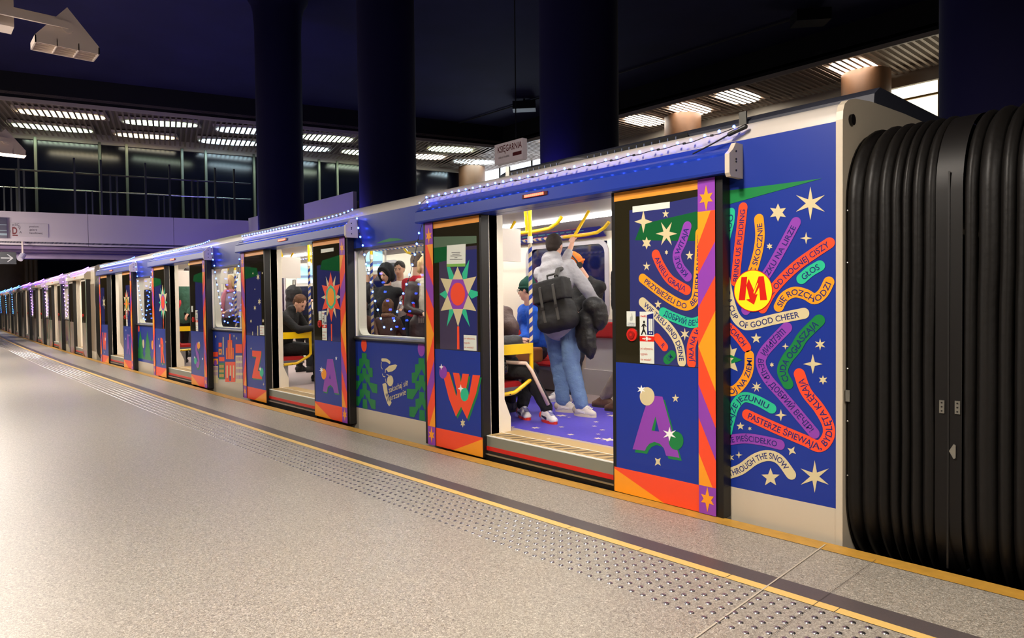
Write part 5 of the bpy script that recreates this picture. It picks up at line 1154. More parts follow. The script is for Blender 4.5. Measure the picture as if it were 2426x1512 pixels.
def person(name_label, pelvis, chest, head, hface, knees, ankles, hands, col, size=1.0, voxel=.012, hair=None, hat=None, hood=None, scarf=None, skin=None, toes=None, hcurl=(.5, .5), hdir=(None, None), palm=((0, 0, -1), (0, 0, -1)), elbow_pole=None, face=True, shoes=None, lower=True, coat_len=.0, shw=.19, group='passengers inside the train', bareforearm=(0, 0), neck_cover=False, roundhair=False, legr=1.0, hem=0.0, headup=None, puff=1.0):
    """a passenger: all joints in world metres; left then right for pairs"""
    skin = skin or SKIN; V = Vector; pelvis = V(pelvis); chest = V(chest); head = V(head); hf = unit(hface); up0 = headup or (0, 0, 1)
    base = V((pelvis.x, pelvis.y, FZ)); root = empty('person', name_label, 'person', base, 0, group); s = size
    rel = lambda p: V(p)-base
    pelvis, chest, head = rel(pelvis), rel(chest), rel(head)
    hands = [rel(h) if h is not None else None for h in hands]; knees = [rel(k) for k in knees]; ankles = [rel(a) for a in ankles]
    spine = unit(chest-pelvis); bf = V((unit(col['face']))) if 'face' in col else hf
    bf = unit(bf-bf.dot(spine)*spine); br = bf.cross(spine)                                # br = right-hand side of the body
    sh = [chest+br*(-shw*s)+spine*.13*s, chest+br*(shw*s)+spine*.13*s]; hips = [pelvis-br*.09*s, pelvis+br*.09*s]
    body = MB(); P, B = head_shape(body, head, hf, up0, s)
    neck0 = chest+spine*.15*s; body.caps(neck0, P(-.02, 0, -.06), .056*s, .052*s, 12)
    body.ell(chest+spine*.02, (.15*s, .095*s, .19*s), (br, bf, spine)); body.ell(pelvis+spine*.06, (.14*s, .095*s, .14*s), (br, bf, spine)); body.caps(pelvis, chest, .10*s, .11*s)
    poles = elbow_pole or (-br*.6-bf*.35-spine*.8, br*.6-bf*.35-spine*.8); arms = []
    for i in (0, 1):
        if hands[i] is None: hands[i] = sh[i]+spine*(-.55*s)+br*(.06 if i else -.06)+bf*.04
        e, h = ik(sh[i], hands[i], .29*s, .26*s, poles[i]); arms.append((sh[i], e, h))
        body.caps(sh[i], e, .045*s, .038*s); body.caps(e, h, .037*s, .025*s)
        dd = hdir[i] if hdir[i] is not None else (h-e); hand(body, h-unit(dd)*.0, dd, palm[i], (1 if i == 0 else -1), s, hcurl[i])
    if lower:
        for i in (0, 1): body.caps(hips[i], knees[i], .075*s, .05*s); body.caps(knees[i], ankles[i], .048*s, .035*s); t = toes[i] if toes else bf; t = unit(V(t)); body.caps(ankles[i]-V((0, 0, .04)), ankles[i]+t*.10*s-V((0, 0, .058)), .026*s, .018*s)
    blob(body, 'body', skin, root, voxel, 4)
    if face:
        fm = MB()
        for q in (1, -1): fm.ell(P(.083, q*.030, .006), (.006*s, .014*s, .0065*s), B, 0); fm.caps(P(.088, q*.016, .026), P(.080, q*.047, .028), .0045*s, .003*s, 6, 1)
        fm.ell(P(.0905, 0, -.0555), (.006*s, .021*s, .0055*s), B, 2); fm.build('face_features', [EYEM, hair[0] if hair else BROW, LIP], root, smooth=True)
    j = MB(); pk = puff
    j.ell(chest+spine*.03, (.185*s*pk**.5, .125*s*pk, .20*s), (br, bf, spine), 0, 18, 12); j.ell(pelvis+spine*(.10-coat_len*.3), (.165*s, .125*s*pk, .16*s+coat_len*.5), (br, bf, spine), 0, 18, 12); j.caps(pelvis+spine*.03, chest, .125*s, .14*s, 14); j.caps(sh[0], sh[1], .068*s*pk, .068*s*pk, 12)
    j.caps(neck0-spine*.03, neck0+spine*(.03 if not neck_cover else .07)*s, .078*s, .070*s, 12)
    for i in (0, 1):
        a, e, h = arms[i]; t = unit(h-e); j.caps(a, e, .066*s*pk, .056*s*pk, 12); end = h-t*(.012 if not bareforearm[i] else .10)
        j.caps(e, end, .054*s*pk, .040*s*pk, 12)
    if hem: j.ell(pelvis+spine*(.10-hem), (.192*s, .158*s, .13*s), (br, bf, spine), 0, 18, 12)
    if coat_len:
        for i in (0, 1): 
            k = hips[i].lerp(knees[i], min(1, coat_len*2.2)); j.caps(hips[i], k, .12*s, .115*s, 12)
    if hood == 'down':
        j.ell(neck0-bf*.045*s+spine*.085*s, (.112*s, .088*s, .085*s), (br, bf, spine), 0, 14, 10); j.ell(neck0-bf*.07*s+spine*.01*s, (.135*s, .07*s, .075*s), (br, bf, spine), 0, 14, 10); j.caps(neck0-br*.07*s+bf*.02, neck0-bf*.03*s-br*.05*s+spine*.05*s, .035*s, .035*s); j.caps(neck0+br*.07*s+bf*.02, neck0-bf*.03*s+br*.05*s+spine*.05*s, .035*s, .035*s)
    blob(j, 'jacket', col['top'], root, voxel*1.15, 6, bumpn=.007, bsc=11)
    if lower:
        t = MB(); t.ell(pelvis+spine*.0, (.160*s, .125*s, .12*s), (br, bf, spine), 0, 16, 10)
        for i in (0, 1):
            t.caps(hips[i], knees[i], .100*s*legr**.5, .074*s*legr, 14); t.caps(knees[i], ankles[i]+V((0, 0, .035)), .071*s*legr, .062*s*legr, 14)
        blob(t, 'trousers', col['legs'], root, voxel*1.15, 6, bumpn=.008, bsc=13)
        for i in (0, 1):
            tt = unit(V(toes[i]) if toes else bf); tt.z = 0; tt.normalize(); sd = V((-tt.y, tt.x, 0)); a = V((ankles[i].x, ankles[i].y, 0)); sm = MB()
            sm.ell(a-tt*.03+V((0, 0, .055)), (.062, .044, .055), (tt, sd, V((0, 0, 1)))); sm.ell(a+tt*.07+V((0, 0, .042)), (.09, .045, .040), (tt, sd, V((0, 0, 1)))); sm.caps(a+V((0, 0, .10)), a+V((0, 0, .05)), .047, .05); sm.caps(a+V((0, 0, .098))+tt*.012, a+tt*.09+V((0, 0, .055)), .042, .036); sm.ell(a+tt*.12+V((0, 0, .035)), (.055, .043, .032), (tt, sd, V((0, 0, 1))))
            sm.box((a.x-.01, a.y-.01, .03), (a.x+.01, a.y+.01, .05))
            so = blob(sm, 'shoe', (shoes or [mat('shoe_dark', (30, 28, 28), .6)])[0], root, .008, 4)
            sl = MB(); n = 18; pts = []
            for k in range(n):
                an = 2*math.pi*k/n; pts.append(a+tt*(.045+.13*math.cos(an))+sd*(.044*math.sin(an)*(1.0+.12*math.cos(an)))+V((0, 0, .002)))
            sl.prism(pts, (0, 0, .026)); sl.build('sole', (shoes or [0, mat('sole_dark', (22, 22, 22), .7)])[1], so)
            if shoes and len(shoes) > 2:
                ac = MB(); ac.ell(a-tt*.055+V((0, 0, .06)), (.042, .046, .042), (tt, sd, V((0, 0, 1))), 0); ac.build('heel_patch', shoes[2], so, smooth=True)
                ac = MB()
                for k in range(5): c0 = a+tt*(.045+.018*k)+V((0, 0, .117-.0085*k)); ac.caps(c0-sd*.022, c0+sd*.022, .004, .004, 6)
                ac.build('laces', shoes[3] if len(shoes) > 3 else WHITE, so, smooth=True)
                ac = MB(); 
                for q in (1, -1): ac.obox(a+tt*.03+sd*q*.040+V((0, 0, .052)), tt*.042+V((0, 0, -.008)), sd*.008, (0, 0, .009))
                ac.build('side_stripe', shoes[4] if len(shoes) > 4 else WHITE, so)
    if hair:
        h = MB(); m, ln = hair
        h.ell(P(-.022, 0, .040), (.100*s, .084*s, .094*s), B, 0, 16, 12)
        cut = MB()
        if ln > .02:
            for q in (1, 0, -1): h.caps(P(-.05, q*.055, .03), P(-.06, q*.06, -ln), .046*s, .038*s, 10)
            for q in (1, -1): h.caps(P(.0, q*.074, .05), P(-.01, q*.078, -ln*.8), .026*s, .022*s, 8)
        if ln < -.5: h.ell(P(-.13, 0, .02), (.04, .045, .045), B)
        if ln <= .02: h.ell(P(-.058, 0, -.012), (.055*s, .068*s, .055*s), B)
        blob(h, 'hair', m, root, .009, 3, bumpn=.004, bsc=40)
    if hat:
        h = MB(); c = P(-.015, 0, .050)
        h.ell(c, (.108*s, .092*s, .098*s), B, 0, 20, 12); h.ell(P(-.03, 0, .085), (.075*s, .07*s, .085*s), B)
        h.ell(P(-.052, 0, .018), (.070*s, .084*s, .06*s), B)
        o = blob(h, 'knitted_hat', hat, root, .009, 4)
        bm = MB(); n = 26; rg = [P(-.018+.108*math.cos(2*math.pi*k/n), .094*math.sin(2*math.pi*k/n), .034-.028*max(0, -math.cos(2*math.pi*k/n))) for k in range(n)]
        bm.tube(rg, .013*s, 8, 0, closed=True); bm.build('hat_brim', hat, o, smooth=True)
    if hood == 'up':
        h = MB(); n = 24
        h.ell(P(-.035, 0, .035), (.115*s, .108*s, .125*s), B, 0, 18, 12); h.ell(P(-.05, 0, -.07), (.09*s, .10*s, .08*s), B)
        o = blob(h, 'hood', col['top'], root, .012, 5); bm = MB()
        bm.tube([P(.055-.02*abs(math.sin(2*math.pi*k/n)), .088*math.sin(2*math.pi*k/n), -.002+.118*math.cos(2*math.pi*k/n)) for k in range(n)], .021*s, 8, 0, closed=True); bm.build('hood_rim', col['top'], o, smooth=True)
    if scarf:
        h = MB(); n = 22
        h.tube([neck0+spine*(.045+.012*math.sin(3*k))+(br*.088*math.cos(2*math.pi*k/n)+bf*.085*math.sin(2*math.pi*k/n))*s for k in range(n)], .036*s, 10, 0, closed=True)
        h.caps(neck0+bf*.09+br*.05, chest+bf*.15+br*.07-spine*.05, .045, .05, 10); h.caps(chest+bf*.15+br*.07-spine*.05, pelvis+bf*.15+br*.08+spine*.12, .05, .045, 10)
        o = blob(h, 'scarf', scarf, root, .012, 3, bumpn=.006, bsc=25); fr = MB()
        e = pelvis+bf*.15+br*.08+spine*.10
        for k in range(9): fr.caps(e+br*(.012*k-.05), e+br*(.012*k-.05)-V((0, 0, .08)), .004, .002, 5)
        fr.build('fringe', scarf, o)
    return root, P, B, arms, dict(chest=chest+base, pelvis=pelvis+base, base=base, br=br, bf=bf, spine=spine, P=P, B=B)
G = FZ
def sit(x, y, face, **k): return None
GREYH = cloth('hoodie_grey', (178, 176, 182)); JEANS = cloth('light_jeans', (104, 132, 172), .8, .3, 60); BLK_C = cloth('black_cloth', (20, 19, 21)); SNK_W = mat('sneaker_white', (214, 204, 194), .5)
BLUEJ = cloth('royal_blue_jacket', (30, 96, 214)); NAVYT = cloth('navy_trousers', (34, 34, 48)); BROWNP = cloth('puffer_brown_grey', (104, 84, 82), .55); SLEEVE = cloth('sleeve_grey', (66, 66, 70), .55)
GRNHAT = cloth('hat_green', (16, 72, 58), .9, .5, 160); ORHAT = cloth('hat_orange', (232, 112, 30), .9, .5, 160)
HAIRD = mat('hair_dark', (38, 26, 22), .8, bump=.4, bscale=200); HAIRB = mat('hair_brown', (96, 62, 40), .8, bump=.4, bscale=150); HAIRF = mat('hair_fair', (214, 176, 128), .7, bump=.4, bscale=150); HAIRG = mat('hair_grey', (130, 112, 100), .8, bump=.4, bscale=150)
# --- standing man in a grey hoodie, back to the open door
hx, hy = -1.16, 1.28
r1 = person('person in light grey hoodie and pale jeans, back turned, holding the overhead rail', (-1.00, 1.22, G+.86), (-1.09, 1.24, G+1.30), (-1.17, 1.30, 1.855), (-.35, .92, -.12),
    [(-1.16, 1.33, G+.50), (-.90, 1.24, G+.50)], [(-1.10, 1.33, G+.09), (-.80, 1.27, G+.09)], [(-1.215, 1.60, 1.90), (-.70, 1.52, 1.16)],
    dict(top=GREYH, legs=JEANS, face=(-.30, .95, 0)), voxel=.010, hair=(HAIRD, 0), hood='down', toes=((.75, .35, 0), (.95, .12, 0)), hcurl=(1.35, .6), palm=((0, 1, -.3), (0, 0, -1)), elbow_pole=(Vector((.25, .6, -1)), Vector((.9, -.2, -.5))), hem=.10,
    bareforearm=(1, 0), puff=1.12, shw=.165, legr=1.18, shoes=[SNK_W, mat('sole_cream', (214, 200, 176), .6), mat('heel_beige', (180, 164, 144), .5), WHITE, mat('sneaker_panel', (232, 226, 222), .5)], hdir=(Vector((.05, .15, 1)), None))
# lettering on the sleeve
# --- backpack
BP = mat('backpack_black', (26, 24, 25), .7, bump=.3, bscale=300); STR = mat('strap_grey', (70, 68, 66), .6)
bp = empty('backpack', 'black flap backpack with grey straps on the back of the grey hoodie', 'backpack', (-.88, 1.02, 1.24))
a = math.radians(-22); bx = Vector((.95, .22, .20)).normalized(); bz = Vector((-.26, .02, 1)).normalized(); by = bz.cross(bx).normalized(); bz = bx.cross(by)
mb = MB(); 
mb.obox(bz*.04, bx*.165, by*.085, bz*.205); mb.caps(-bx*.12-bz*.12+by*.0, bx*.12-bz*.12, .105, .105, 12); mb.ell(-bx*.17-bz*.06, (.04, .06, .11), (bx, by, bz)); mb.ell(bx*.17-bz*.06, (.04, .06, .11), (bx, by, bz))
blob(mb, 'bag_body', BP, bp, .011, 14, bumpn=.006, bsc=14)
mb = MB(); mb.obox(bz*.16-by*.0+by*(-.0), bx*.165, by*.105, bz*.10); 
mb = MB(); mb.obox(bz*.165+by*(-.03 if by.y > 0 else .03), bx*.175, by*.085, bz*.105); blob(mb, 'flap', BP, bp, .011, 10, bumpn=.004, bsc=14)
sgn = -1 if by.y > 0 else 1
for q in (-.075, .075):
    mb = MB(); pts = [bx*q+bz*.27+by*sgn*.04, bx*q+bz*.20+by*sgn*.125, bx*q+bz*.10+by*sgn*.125, bx*q-bz*.03+by*sgn*.115, bx*q-bz*.13+by*sgn*.105]
    for p, q2 in zip(pts, pts[1:]): mb.obox((p+q2)/2, bx*.013, (q2-p).cross(bx).normalized()*.004, (q2-p)*.5)
    o = mb.build('strap', STR, bp); mb = MB(); mb.obox(bx*q+bz*.0+by*sgn*.122, bx*.018, by*.006, bz*.014); mb.build('buckle', BLACKR, o)
mb = MB(); mb.tube([-bx*.05+bz*.28, -bx*.05+bz*.33, bx*.05+bz*.33, bx*.05+bz*.28], .011, 8); mb.build('handle', STR, bp)
mb = MB(); mb.tube([bx*.05+bz*.30-by*sgn*.0, bx*.03+bz*.38-by*sgn*.08, bx*.02+bz*.40-by*sgn*.17], .024, 8); mb.build('shoulder_strap', STR, bp)
# --- jacket hung over the arm
mb = MB(); o = Vector((-.66, 1.22, 1.06))
jk = empty('carried_jacket', 'black puffer jacket bundled under the arm of the person in the grey hoodie', 'jacket', o)
for c_, r_ in (((.06, .02, .20), (.12, .09, .09)), ((.12, .04, .10), (.08, .08, .14)), ((-.03, 0, .05), (.10, .08, .13)), ((-.02, 0, -.12), (.115, .07, .15)), ((-.07, 0, -.05), (.08, .07, .14)), ((.03, .0, -.20), (.07, .05, .11))): mb.ell(c_, r_)
blob(mb, 'shell', mat('puffer_black', (26, 25, 27), .5, bump=.3, bscale=30), jk, .014, 5, bumpn=.010, bsc=9)
# --- person in orange knitted hat
r2 = person('person in orange knitted hat and headphones, black jacket, looking down', (-1.54, 2.20, G+.86), (-1.50, 2.16, G+1.17), (-1.53, 1.98, 1.70), (-.38, -.75, -.52),
    [(-1.72, 1.98, G+.48), (-1.50, 1.98, G+.48)], [(-1.66, 1.86, G+.09), (-1.50, 1.80, G+.09)], [(-1.55, 1.72, 1.13), (-1.35, 1.78, 1.16)],
    dict(top=BLK_C, legs=NAVYT, face=(-.1, -1, 0)), voxel=.010, hat=ORHAT, toes=((-.2, -.9, 0), (.1, -.9, 0)), puff=1.2, palm=((0, .4, 1), (0, .4, 1)), shoes=[mat('sneaker_white2', (222, 214, 208), .5), mat('sole_white', (220, 216, 206), .5), mat('heel_red', (190, 50, 40), .5)], size=.97)
P = r2[2 - 1]; B = r2[2]
mb = MB(); n = 14
mb.tube([P(-.01, .112*math.cos(math.pi*k/n), .03+.125*math.sin(math.pi*k/n)) for k in range(n+1)], .009, 8)
for q in (1, -1): mb.tube([P(-.01, q*.092, -.005), P(-.01, q*.125, -.005)], .036, 16)
hp = mb.build('headphones', mat('headphone_black', (14, 14, 16), .4), None, smooth='auto'); hp.location = r2[4]['base']; tag(hp, 'black over-ear headphones worn over the orange knitted hat', 'headphones')
mb = MB(); mb.obox((0, 0, 0), (.035, 0, 0), (0, .004, .0), (0, -.03, .07)); ph = mb.build('phone', mat('phone_black', (14, 14, 18), .2)); ph.location = (-1.45, 1.70, 1.19); tag(ph, 'dark phone held by the person in the orange hat', 'phone')
# --- seated man in blue, green hat
bxs = -2.43
r3 = person('seated person in dark green hat, glasses and royal blue jacket, in profile', (-2.48, 2.28, G+.50), (-2.49, 2.20, G+.85), (-2.47, 2.12, 1.445), (-.92, -.36, -.05),
    [(-2.62, 1.80, G+.48), (-2.30, 1.80, G+.48)], [(-2.60, 1.72, G+.09), (-2.32, 1.72, G+.09)], [(-2.46, 1.84, .84), (-2.22, 1.86, .82)],
    dict(top=BLUEJ, legs=NAVYT, face=(-.45, -.9, 0)), voxel=.010, hat=GRNHAT, hair=(HAIRD, 0), size=1.08, puff=1.2)
P = r3[1]; mb = MB()
for q in (1, -1): mb.tube([P(.098+.0*k, q*.032+.021*math.cos(2*math.pi*k/14), .004+.018*math.sin(2*math.pi*k/14)) for k in range(14)], .0025, 6, 0, closed=True); mb.caps(P(.095, q*.053, .008), P(0, q*.082, .01), .002, .002, 6)
g = mb.build('glasses', BLACKR, None); g.location = r3[4]['base']; tag(g, 'thin dark glasses on the person in the green hat', 'glasses')
mb = MB(); mb.ell((0, 0, 0), (.07, .03, .06)); mb2 = MB(); mb2.ell((0, 0, 0), (.055, .05, .045)); 
b = empty('paper_bag', 'brown leather bag on the lap of the person in blue', 'bag', (-2.16, 1.74, .72)); mb = MB(); mb.obox((0, 0, -.02), (.25, .02, 0), (-.01, .10, 0), (0, 0, .085)); o = mb.build('bag_body', mat('tan_leather', (150, 88, 44), .5), b); bv = o.modifiers.new('b', 'BEVEL'); bv.width = .03; bv.segments = 3
mb = MB(); mb.tube([(-.1, -.09, .08), (-.08, -.10, .16), (.08, -.10, .16), (.1, -.09, .08)], .008, 8); mb.build('handle', mat('tan_leather_dark', (110, 62, 32), .5), b)
# --- seated person at the partition, mostly behind the door edge
r4 = person('seated person in dark grey coat and black track trousers with pale side stripe', (-1.36, .42, G+.50), (-1.36, .40, G+.84), (-1.48, .42, 1.42), (0, .9, -.3),
    [(-1.12, .92, G+.46), (-.90, .66, G+.47)], [(-1.13, .80, G+.10), (-.80, .80, G+.10)], [(-1.25, .80, .94), (-1.0, .64, .95)],
    dict(top=SLEEVE, legs=BLK_C, face=(.35, .9, 0)), voxel=.011, hair=(HAIRD, .1), toes=((.75, -.3, 0), (.95, -.25, 0)), puff=1.35, shoes=[mat('runner_white', (226, 220, 220), .5), mat('runner_sole_red', (226, 56, 36), .5), mat('runner_red', (222, 60, 40), .5), mat('lace_blue', (60, 60, 150), .5), mat('runner_navy', (30, 30, 52), .5)])
mb = MB()
def along(a, b, o, wd, m_=0):
    a = Vector(a); b = Vector(b); mb.obox((a+b)/2+Vector(o), (b-a)/2, Vector(wd), Vector((0, 0, 0)).lerp(Vector(o), .08)+Vector((.0005, .0005, .0005)), m_)
bb = r4[4]['base']
s1 = MB(); k0 = Vector((-1.26, .42, G+.51)); k1 = Vector((-.88, .64, G+.50)); k2 = Vector((-.80, .78, G+.17))
s1.tube([k0-bb+Vector((.04, -.07, .06)), k1-bb+Vector((.03, -.045, .055)), k1-bb+Vector((.075, -.02, -.01)), k2-bb+Vector((.063, -.02, 0))], .017, 8); s1.build('side_stripe', mat('stripe_cream', (226, 200, 182), .8), r4[0], smooth=True)
hb = empty('handbag', 'shiny black handbag on the lap beside the yellow partition', 'bag', (-1.05, .42, .735)); mb = MB(); mb.ell((0, 0, 0), (.12, .07, .09)); mb.caps((-.08, 0, -.04), (.08, 0, -.04), .06, .06); blob(mb, 'bag_body', mat('patent_black', (24, 22, 24), .18), hb, .012, 4, bumpn=.006, bsc=15); mb = MB(); mb.tube([(-.08, 0, .07), (-.06, 0, .15), (.06, 0, .15), (.08, 0, .07)], .006, 8); mb.build('handle', BLACKR, hb)
# grey sleeve of a neighbour with a raised arm
r4b = person('person in brown-grey puffer coat leaning forward beside the yellow partition', (-1.72, .50, G+.52), (-1.45, .72, G+.88), (-1.66, .84, 1.38), (.3, .9, -.2),
    [(-1.70, .98, G+.50), (-1.48, .98, G+.50)], [(-1.70, .95, G+.09), (-1.48, .95, G+.09)], [(-1.6, 1.05, .90), (-1.40, 1.05, .90)],
    dict(top=BROWNP, legs=BLK_C, face=(.2, 1, 0)), voxel=.014, puff=1.25, hair=(HAIRB, .1))
# --- person by the far door, mostly hidden behind the lettered leaf
r5 = person('person in dark jacket with striped sleeve badge, half hidden at the right of the doorway', (-.58, 1.78, G+.92), (-.58, 1.78, G+1.24), (-.48, 1.80, 1.80), (-.9, .2, -.2),
    [(-.68, 1.80, G+.49), (-.56, 1.72, G+.49)], [(-.98, 1.84, G+.09), (-.70, 1.72, G+.09)], [(-.72, 1.75, 1.08), (-.60, 1.6, 1.0)],
    dict(top=BLK_C, legs=cloth('khaki_trousers', (150, 134, 118)), face=(-.95, .1, 0)), voxel=.013, hair=(HAIRB, 0), toes=((-.95, -.1, 0), (-.95, -.1, 0)), shoes=[mat('boot_brown', (92, 60, 42), .6), mat('sole_brown', (50, 36, 28), .7)])
mb = MB()
for i, m_ in enumerate(range(3)): mb.box((-.02, -.004, -.03*i-.03), (.05, .0, -.03*i), i)
o = mb.build('sleeve_badge', [mat('badge_orange', (240, 170, 60), .6), mat('badge_blue', (50, 60, 140), .6), mat('badge_red', (210, 40, 40), .6)], r5[0]); o.location = (-.16, -.08, 1.16)
# --- people seen through the first window
HOODB = cloth('hooded_black', (24, 22, 26)); DOWN = cloth('down_coat_brown', (62, 48, 50), .5)
def stand(lab, x, y, h, face, col, **k):
    f = unit((face[0], face[1], 0)); r = Vector((f.y, -f.x, 0)); top = G+h
    hd = k.pop('hands', [Vector((x, y, G+h*.60))+f*.26-r*.10, Vector((x, y, G+h*.60))+f*.26+r*.10]); tilt = face[2] if len(face) > 2 else -.15
    return person(lab, (x, y, G+h*.52), (x, y, G+h*.715), (x+f.x*.03, y+f.y*.03, top-.115*h/1.75), (f.x, f.y, tilt),
        [Vector((x, y, G+h*.28))-r*.10+f*.02, Vector((x, y, G+h*.28))+r*.10+f*.02], [Vector((x, y, G+.09))-r*.11, Vector((x, y, G+.09))+r*.11], hd, col, size=h/1.75, voxel=k.pop('voxel', .015), **k)
stand('person in black hood, face turned down towards a phone, behind the first window', -3.95, 1.05, 1.60, (.35, -.9, -.45), dict(top=HOODB, legs=BLK_C), hood='up', coat_len=.25, hands=[Vector((-4.15, .78, 1.22)), Vector((-3.86, .76, 1.10))], hair=(HAIRD, 0))
stand('grey-haired person in bright red top, back turned, behind the black hood', -3.95, 1.50, 1.76, (-.2, .95), dict(top=cloth('red_fleece', (214, 40, 60)), legs=NAVYT), hair=(HAIRG, 0))
stand('fair-haired person with long cream scarf and dark quilted coat behind the first window', -3.05, 1.02, 1.66, (.80, -.30, -.1), dict(top=DOWN, legs=BLK_C), hair=(HAIRF, .06), scarf=cloth('scarf_cream', (196, 184, 168)), coat_len=.3)
stand('bearded person at the right edge of the first window', -2.85, 1.45, 1.74, (-.7, -.6, -.1), dict(top=SLEEVE, legs=NAVYT), hair=(HAIRD, 0), skin=SKIN2)
stand('small child with light brown hair at the left of the first window', -3.85, .62, 1.16, (.9, -.2, -.35), dict(top=cloth('child_coat_brown', (92, 62, 50)), legs=NAVYT), hair=(HAIRB, .05), coat_len=.2)
stand('person in coat with brown fur collar, low behind the first window', -3.25, .62, 1.16, (-.5, .8), dict(top=cloth('fur_trim_coat', (70, 52, 50)), legs=BLK_C), hair=(HAIRB, .1), scarf=mat('fur_brown', (140, 104, 84), .9, bump=1.0, bscale=140), coat_len=.2)
stand('person in dark coat standing at the left edge of the first window', -4.75, 1.25, 1.68, (.3, .9), dict(top=cloth('coat_charcoal', (44, 40, 48)), legs=BLK_C), hair=(HAIRB, 0), coat_len=.2)
stand('person in pale jacket deeper inside beyond the first window', -4.9, 1.85, 1.72, (.6, -.7), dict(top=cloth('pale_jacket', (196, 184, 180)), legs=NAVYT), hair=(HAIRD, 0), skin=SKIN2)
# --- second doorway
r12 = person('seated young person in black jacket bent over a phone in the second doorway', (-5.80, .42, G+.50), (-5.68, .47, G+.84), (-5.55, .60, 1.315), (.80, .32, -.62),
    [(-5.62, .90, G+.46), (-5.40, .86, G+.46)], [(-5.6, .86, G+.09), (-5.38, .80, G+.09)], [(-5.42, .78, .99), (-5.22, .70, .98)],
    dict(top=BLK_C, legs=BLK_C, face=(.75, .55, 0)), voxel=.011, hair=(HAIRB, 0), palm=((0, .3, 1), (0, .3, 1)), neck_cover=True)
mb = MB(); mb.obox((0, 0, 0), (.02, .03, .02), (.0, .004, .0), (.03, 0, .045)); ph = mb.build('phone', MATS['phone_black']); ph.location = (-5.17, .74, 1.04); tag(ph, 'phone held by the seated young person in black', 'phone')
r13 = stand('person with dark rucksack standing inside the second doorway', -7.05, 1.35, 1.72, (-.4, .9), dict(top=cloth('navy_coat', (36, 38, 70)), legs=BLK_C), hair=(HAIRB, .04))
rk = empty('rucksack', 'black rucksack with top loop on the standing person in the second doorway', 'backpack', (-6.9, 1.12, 1.33)); mb = MB()
for z in (-.18, -.05, .08, .16): mb.ell((0, 0, z), (.19, .12, .14))
blob(mb, 'bag_body', BP, rk, .014, 5, bumpn=.008, bsc=12); mb = MB(); mb.tube([(-.03, 0, .28), (-.02, 0, .37), (.05, 0, .37), (.06, 0, .28)], .009, 8); mb.build('handle', BLACKR, rk)
r14 = stand('person in black coat at the right of the second doorway gripping the striped pole', -5.72, 1.35, 1.70, (-.75, -.55), dict(top=cloth('black_coat', (26, 24, 26)), legs=BLK_C), hair=(HAIRD, 0), coat_len=.25, hands=[Vector((-5.50, .80, 1.36)), Vector((-5.47, .76, 1.24))], hcurl=(1.2, 1.2))
st = empty('shopping_bag', 'lime green bag standing behind the black coats in the second doorway', 'bag', (-6.0, 1.12, .62)); mb = MB(); mb.obox((0, 0, .0), (.09, 0, 0), (0, .05, 0), (0, 0, .08)); mb.build('bag_body', mat('lime_bag', (190, 220, 60), .5), st); mb = MB(); mb.tube([(-.05, 0, .08), (-.03, 0, .26), (.03, 0, .26), (.05, 0, .08)], .008, 6); mb.build('handle', MATS['lime_bag'], st)
pr = empty('pushchair', 'dark pushchair standing low in the second doorway', 'pushchair', (-5.55, 1.25, FZ))
mb = MB()
for c_, r_ in (((0, 0, .42), (.26, .22, .16)), ((-.12, 0, .58), (.16, .22, .20)), ((.16, 0, .34), (.18, .18, .10))): mb.ell(c_, r_)
blob(mb, 'seat_pod', BLK_C, pr, .018, 4)
for x, y in ((-.25, -.22), (.3, -.2), (-.25, .22), (.3, .2)):
    mb = MB(); mb.tube([(x+.085*math.cos(2*math.pi*k/20), y, .105+.085*math.sin(2*math.pi*k/20)) for k in range(20)], .018, 8, 0, closed=True); mb.cyl((x, y-.01, .105), (x, y+.01, .105), .05, 12, 1); mb.build('wheel', [BLACKR, mat('wheel_grey', (90, 88, 90), .5)], pr, smooth='auto')
mb = MB(); mb.tube([(-.25, -.2, .12), (.1, -.2, .5), (-.3, -.2, .95), (-.3, .2, .95), (.1, .2, .5), (-.25, .2, .12)], .012, 8); mb.build('frame', DMETAL, pr)
# --- second window, third and fourth doorways
stand('fair long-haired person in pink scarf looking out of the second window', -9.25, .95, 1.66, (.55, -.8, 0), dict(top=cloth('lilac_coat', (170, 150, 176)), legs=NAVYT), hair=(HAIRF, .12), scarf=cloth('scarf_pink', (214, 130, 150)))
stand('person in dark coat beside the fair-haired one at the second window', -8.35, 1.2, 1.70, (-.3, .9), dict(top=DOWN, legs=NAVYT), hair=(HAIRB, 0))
stand('person in grey coat seated low at the left of the second window', -9.9, .6, 1.3, (.3, .9), dict(top=SLEEVE, legs=NAVYT), hair=(HAIRB, .05))
stand('person in bottle green jacket in the third doorway, seen from behind', -10.55, .62, 1.86, (-.8, .5), dict(top=cloth('bottle_green', (56, 100, 84)), legs=BLK_C), hair=(HAIRD, 0), hands=[None, Vector((-10.25, .40, .93))], coat_len=.12)
stand('person in red jacket deep in the third doorway', -12.3, 1.1, 1.62, (.3, -.9), dict(top=cloth('red_jacket', (190, 40, 50)), legs=NAVYT), hair=(HAIRD, .05))
stand('person in dark hooded coat with backpack in the fourth doorway', -15.05, 1.0, 1.82, (.3, .9), dict(top=cloth('coat_ink', (42, 36, 44)), legs=BLK_C), hood='up', coat_len=.25)
stand('person in beige coat behind the third window of the nearest car', -12.9, 1.1, 1.7, (-.4, -.8), dict(top=cloth('beige_coat', (170, 134, 104)), legs=NAVYT), hair=(HAIRB, .05))
stand('person in tan coat at the left of the third window', -13.9, 1.3, 1.66, (.4, .8), dict(top=cloth('tan_coat', (150, 110, 70)), legs=NAVYT), hair=(HAIRF, .05))
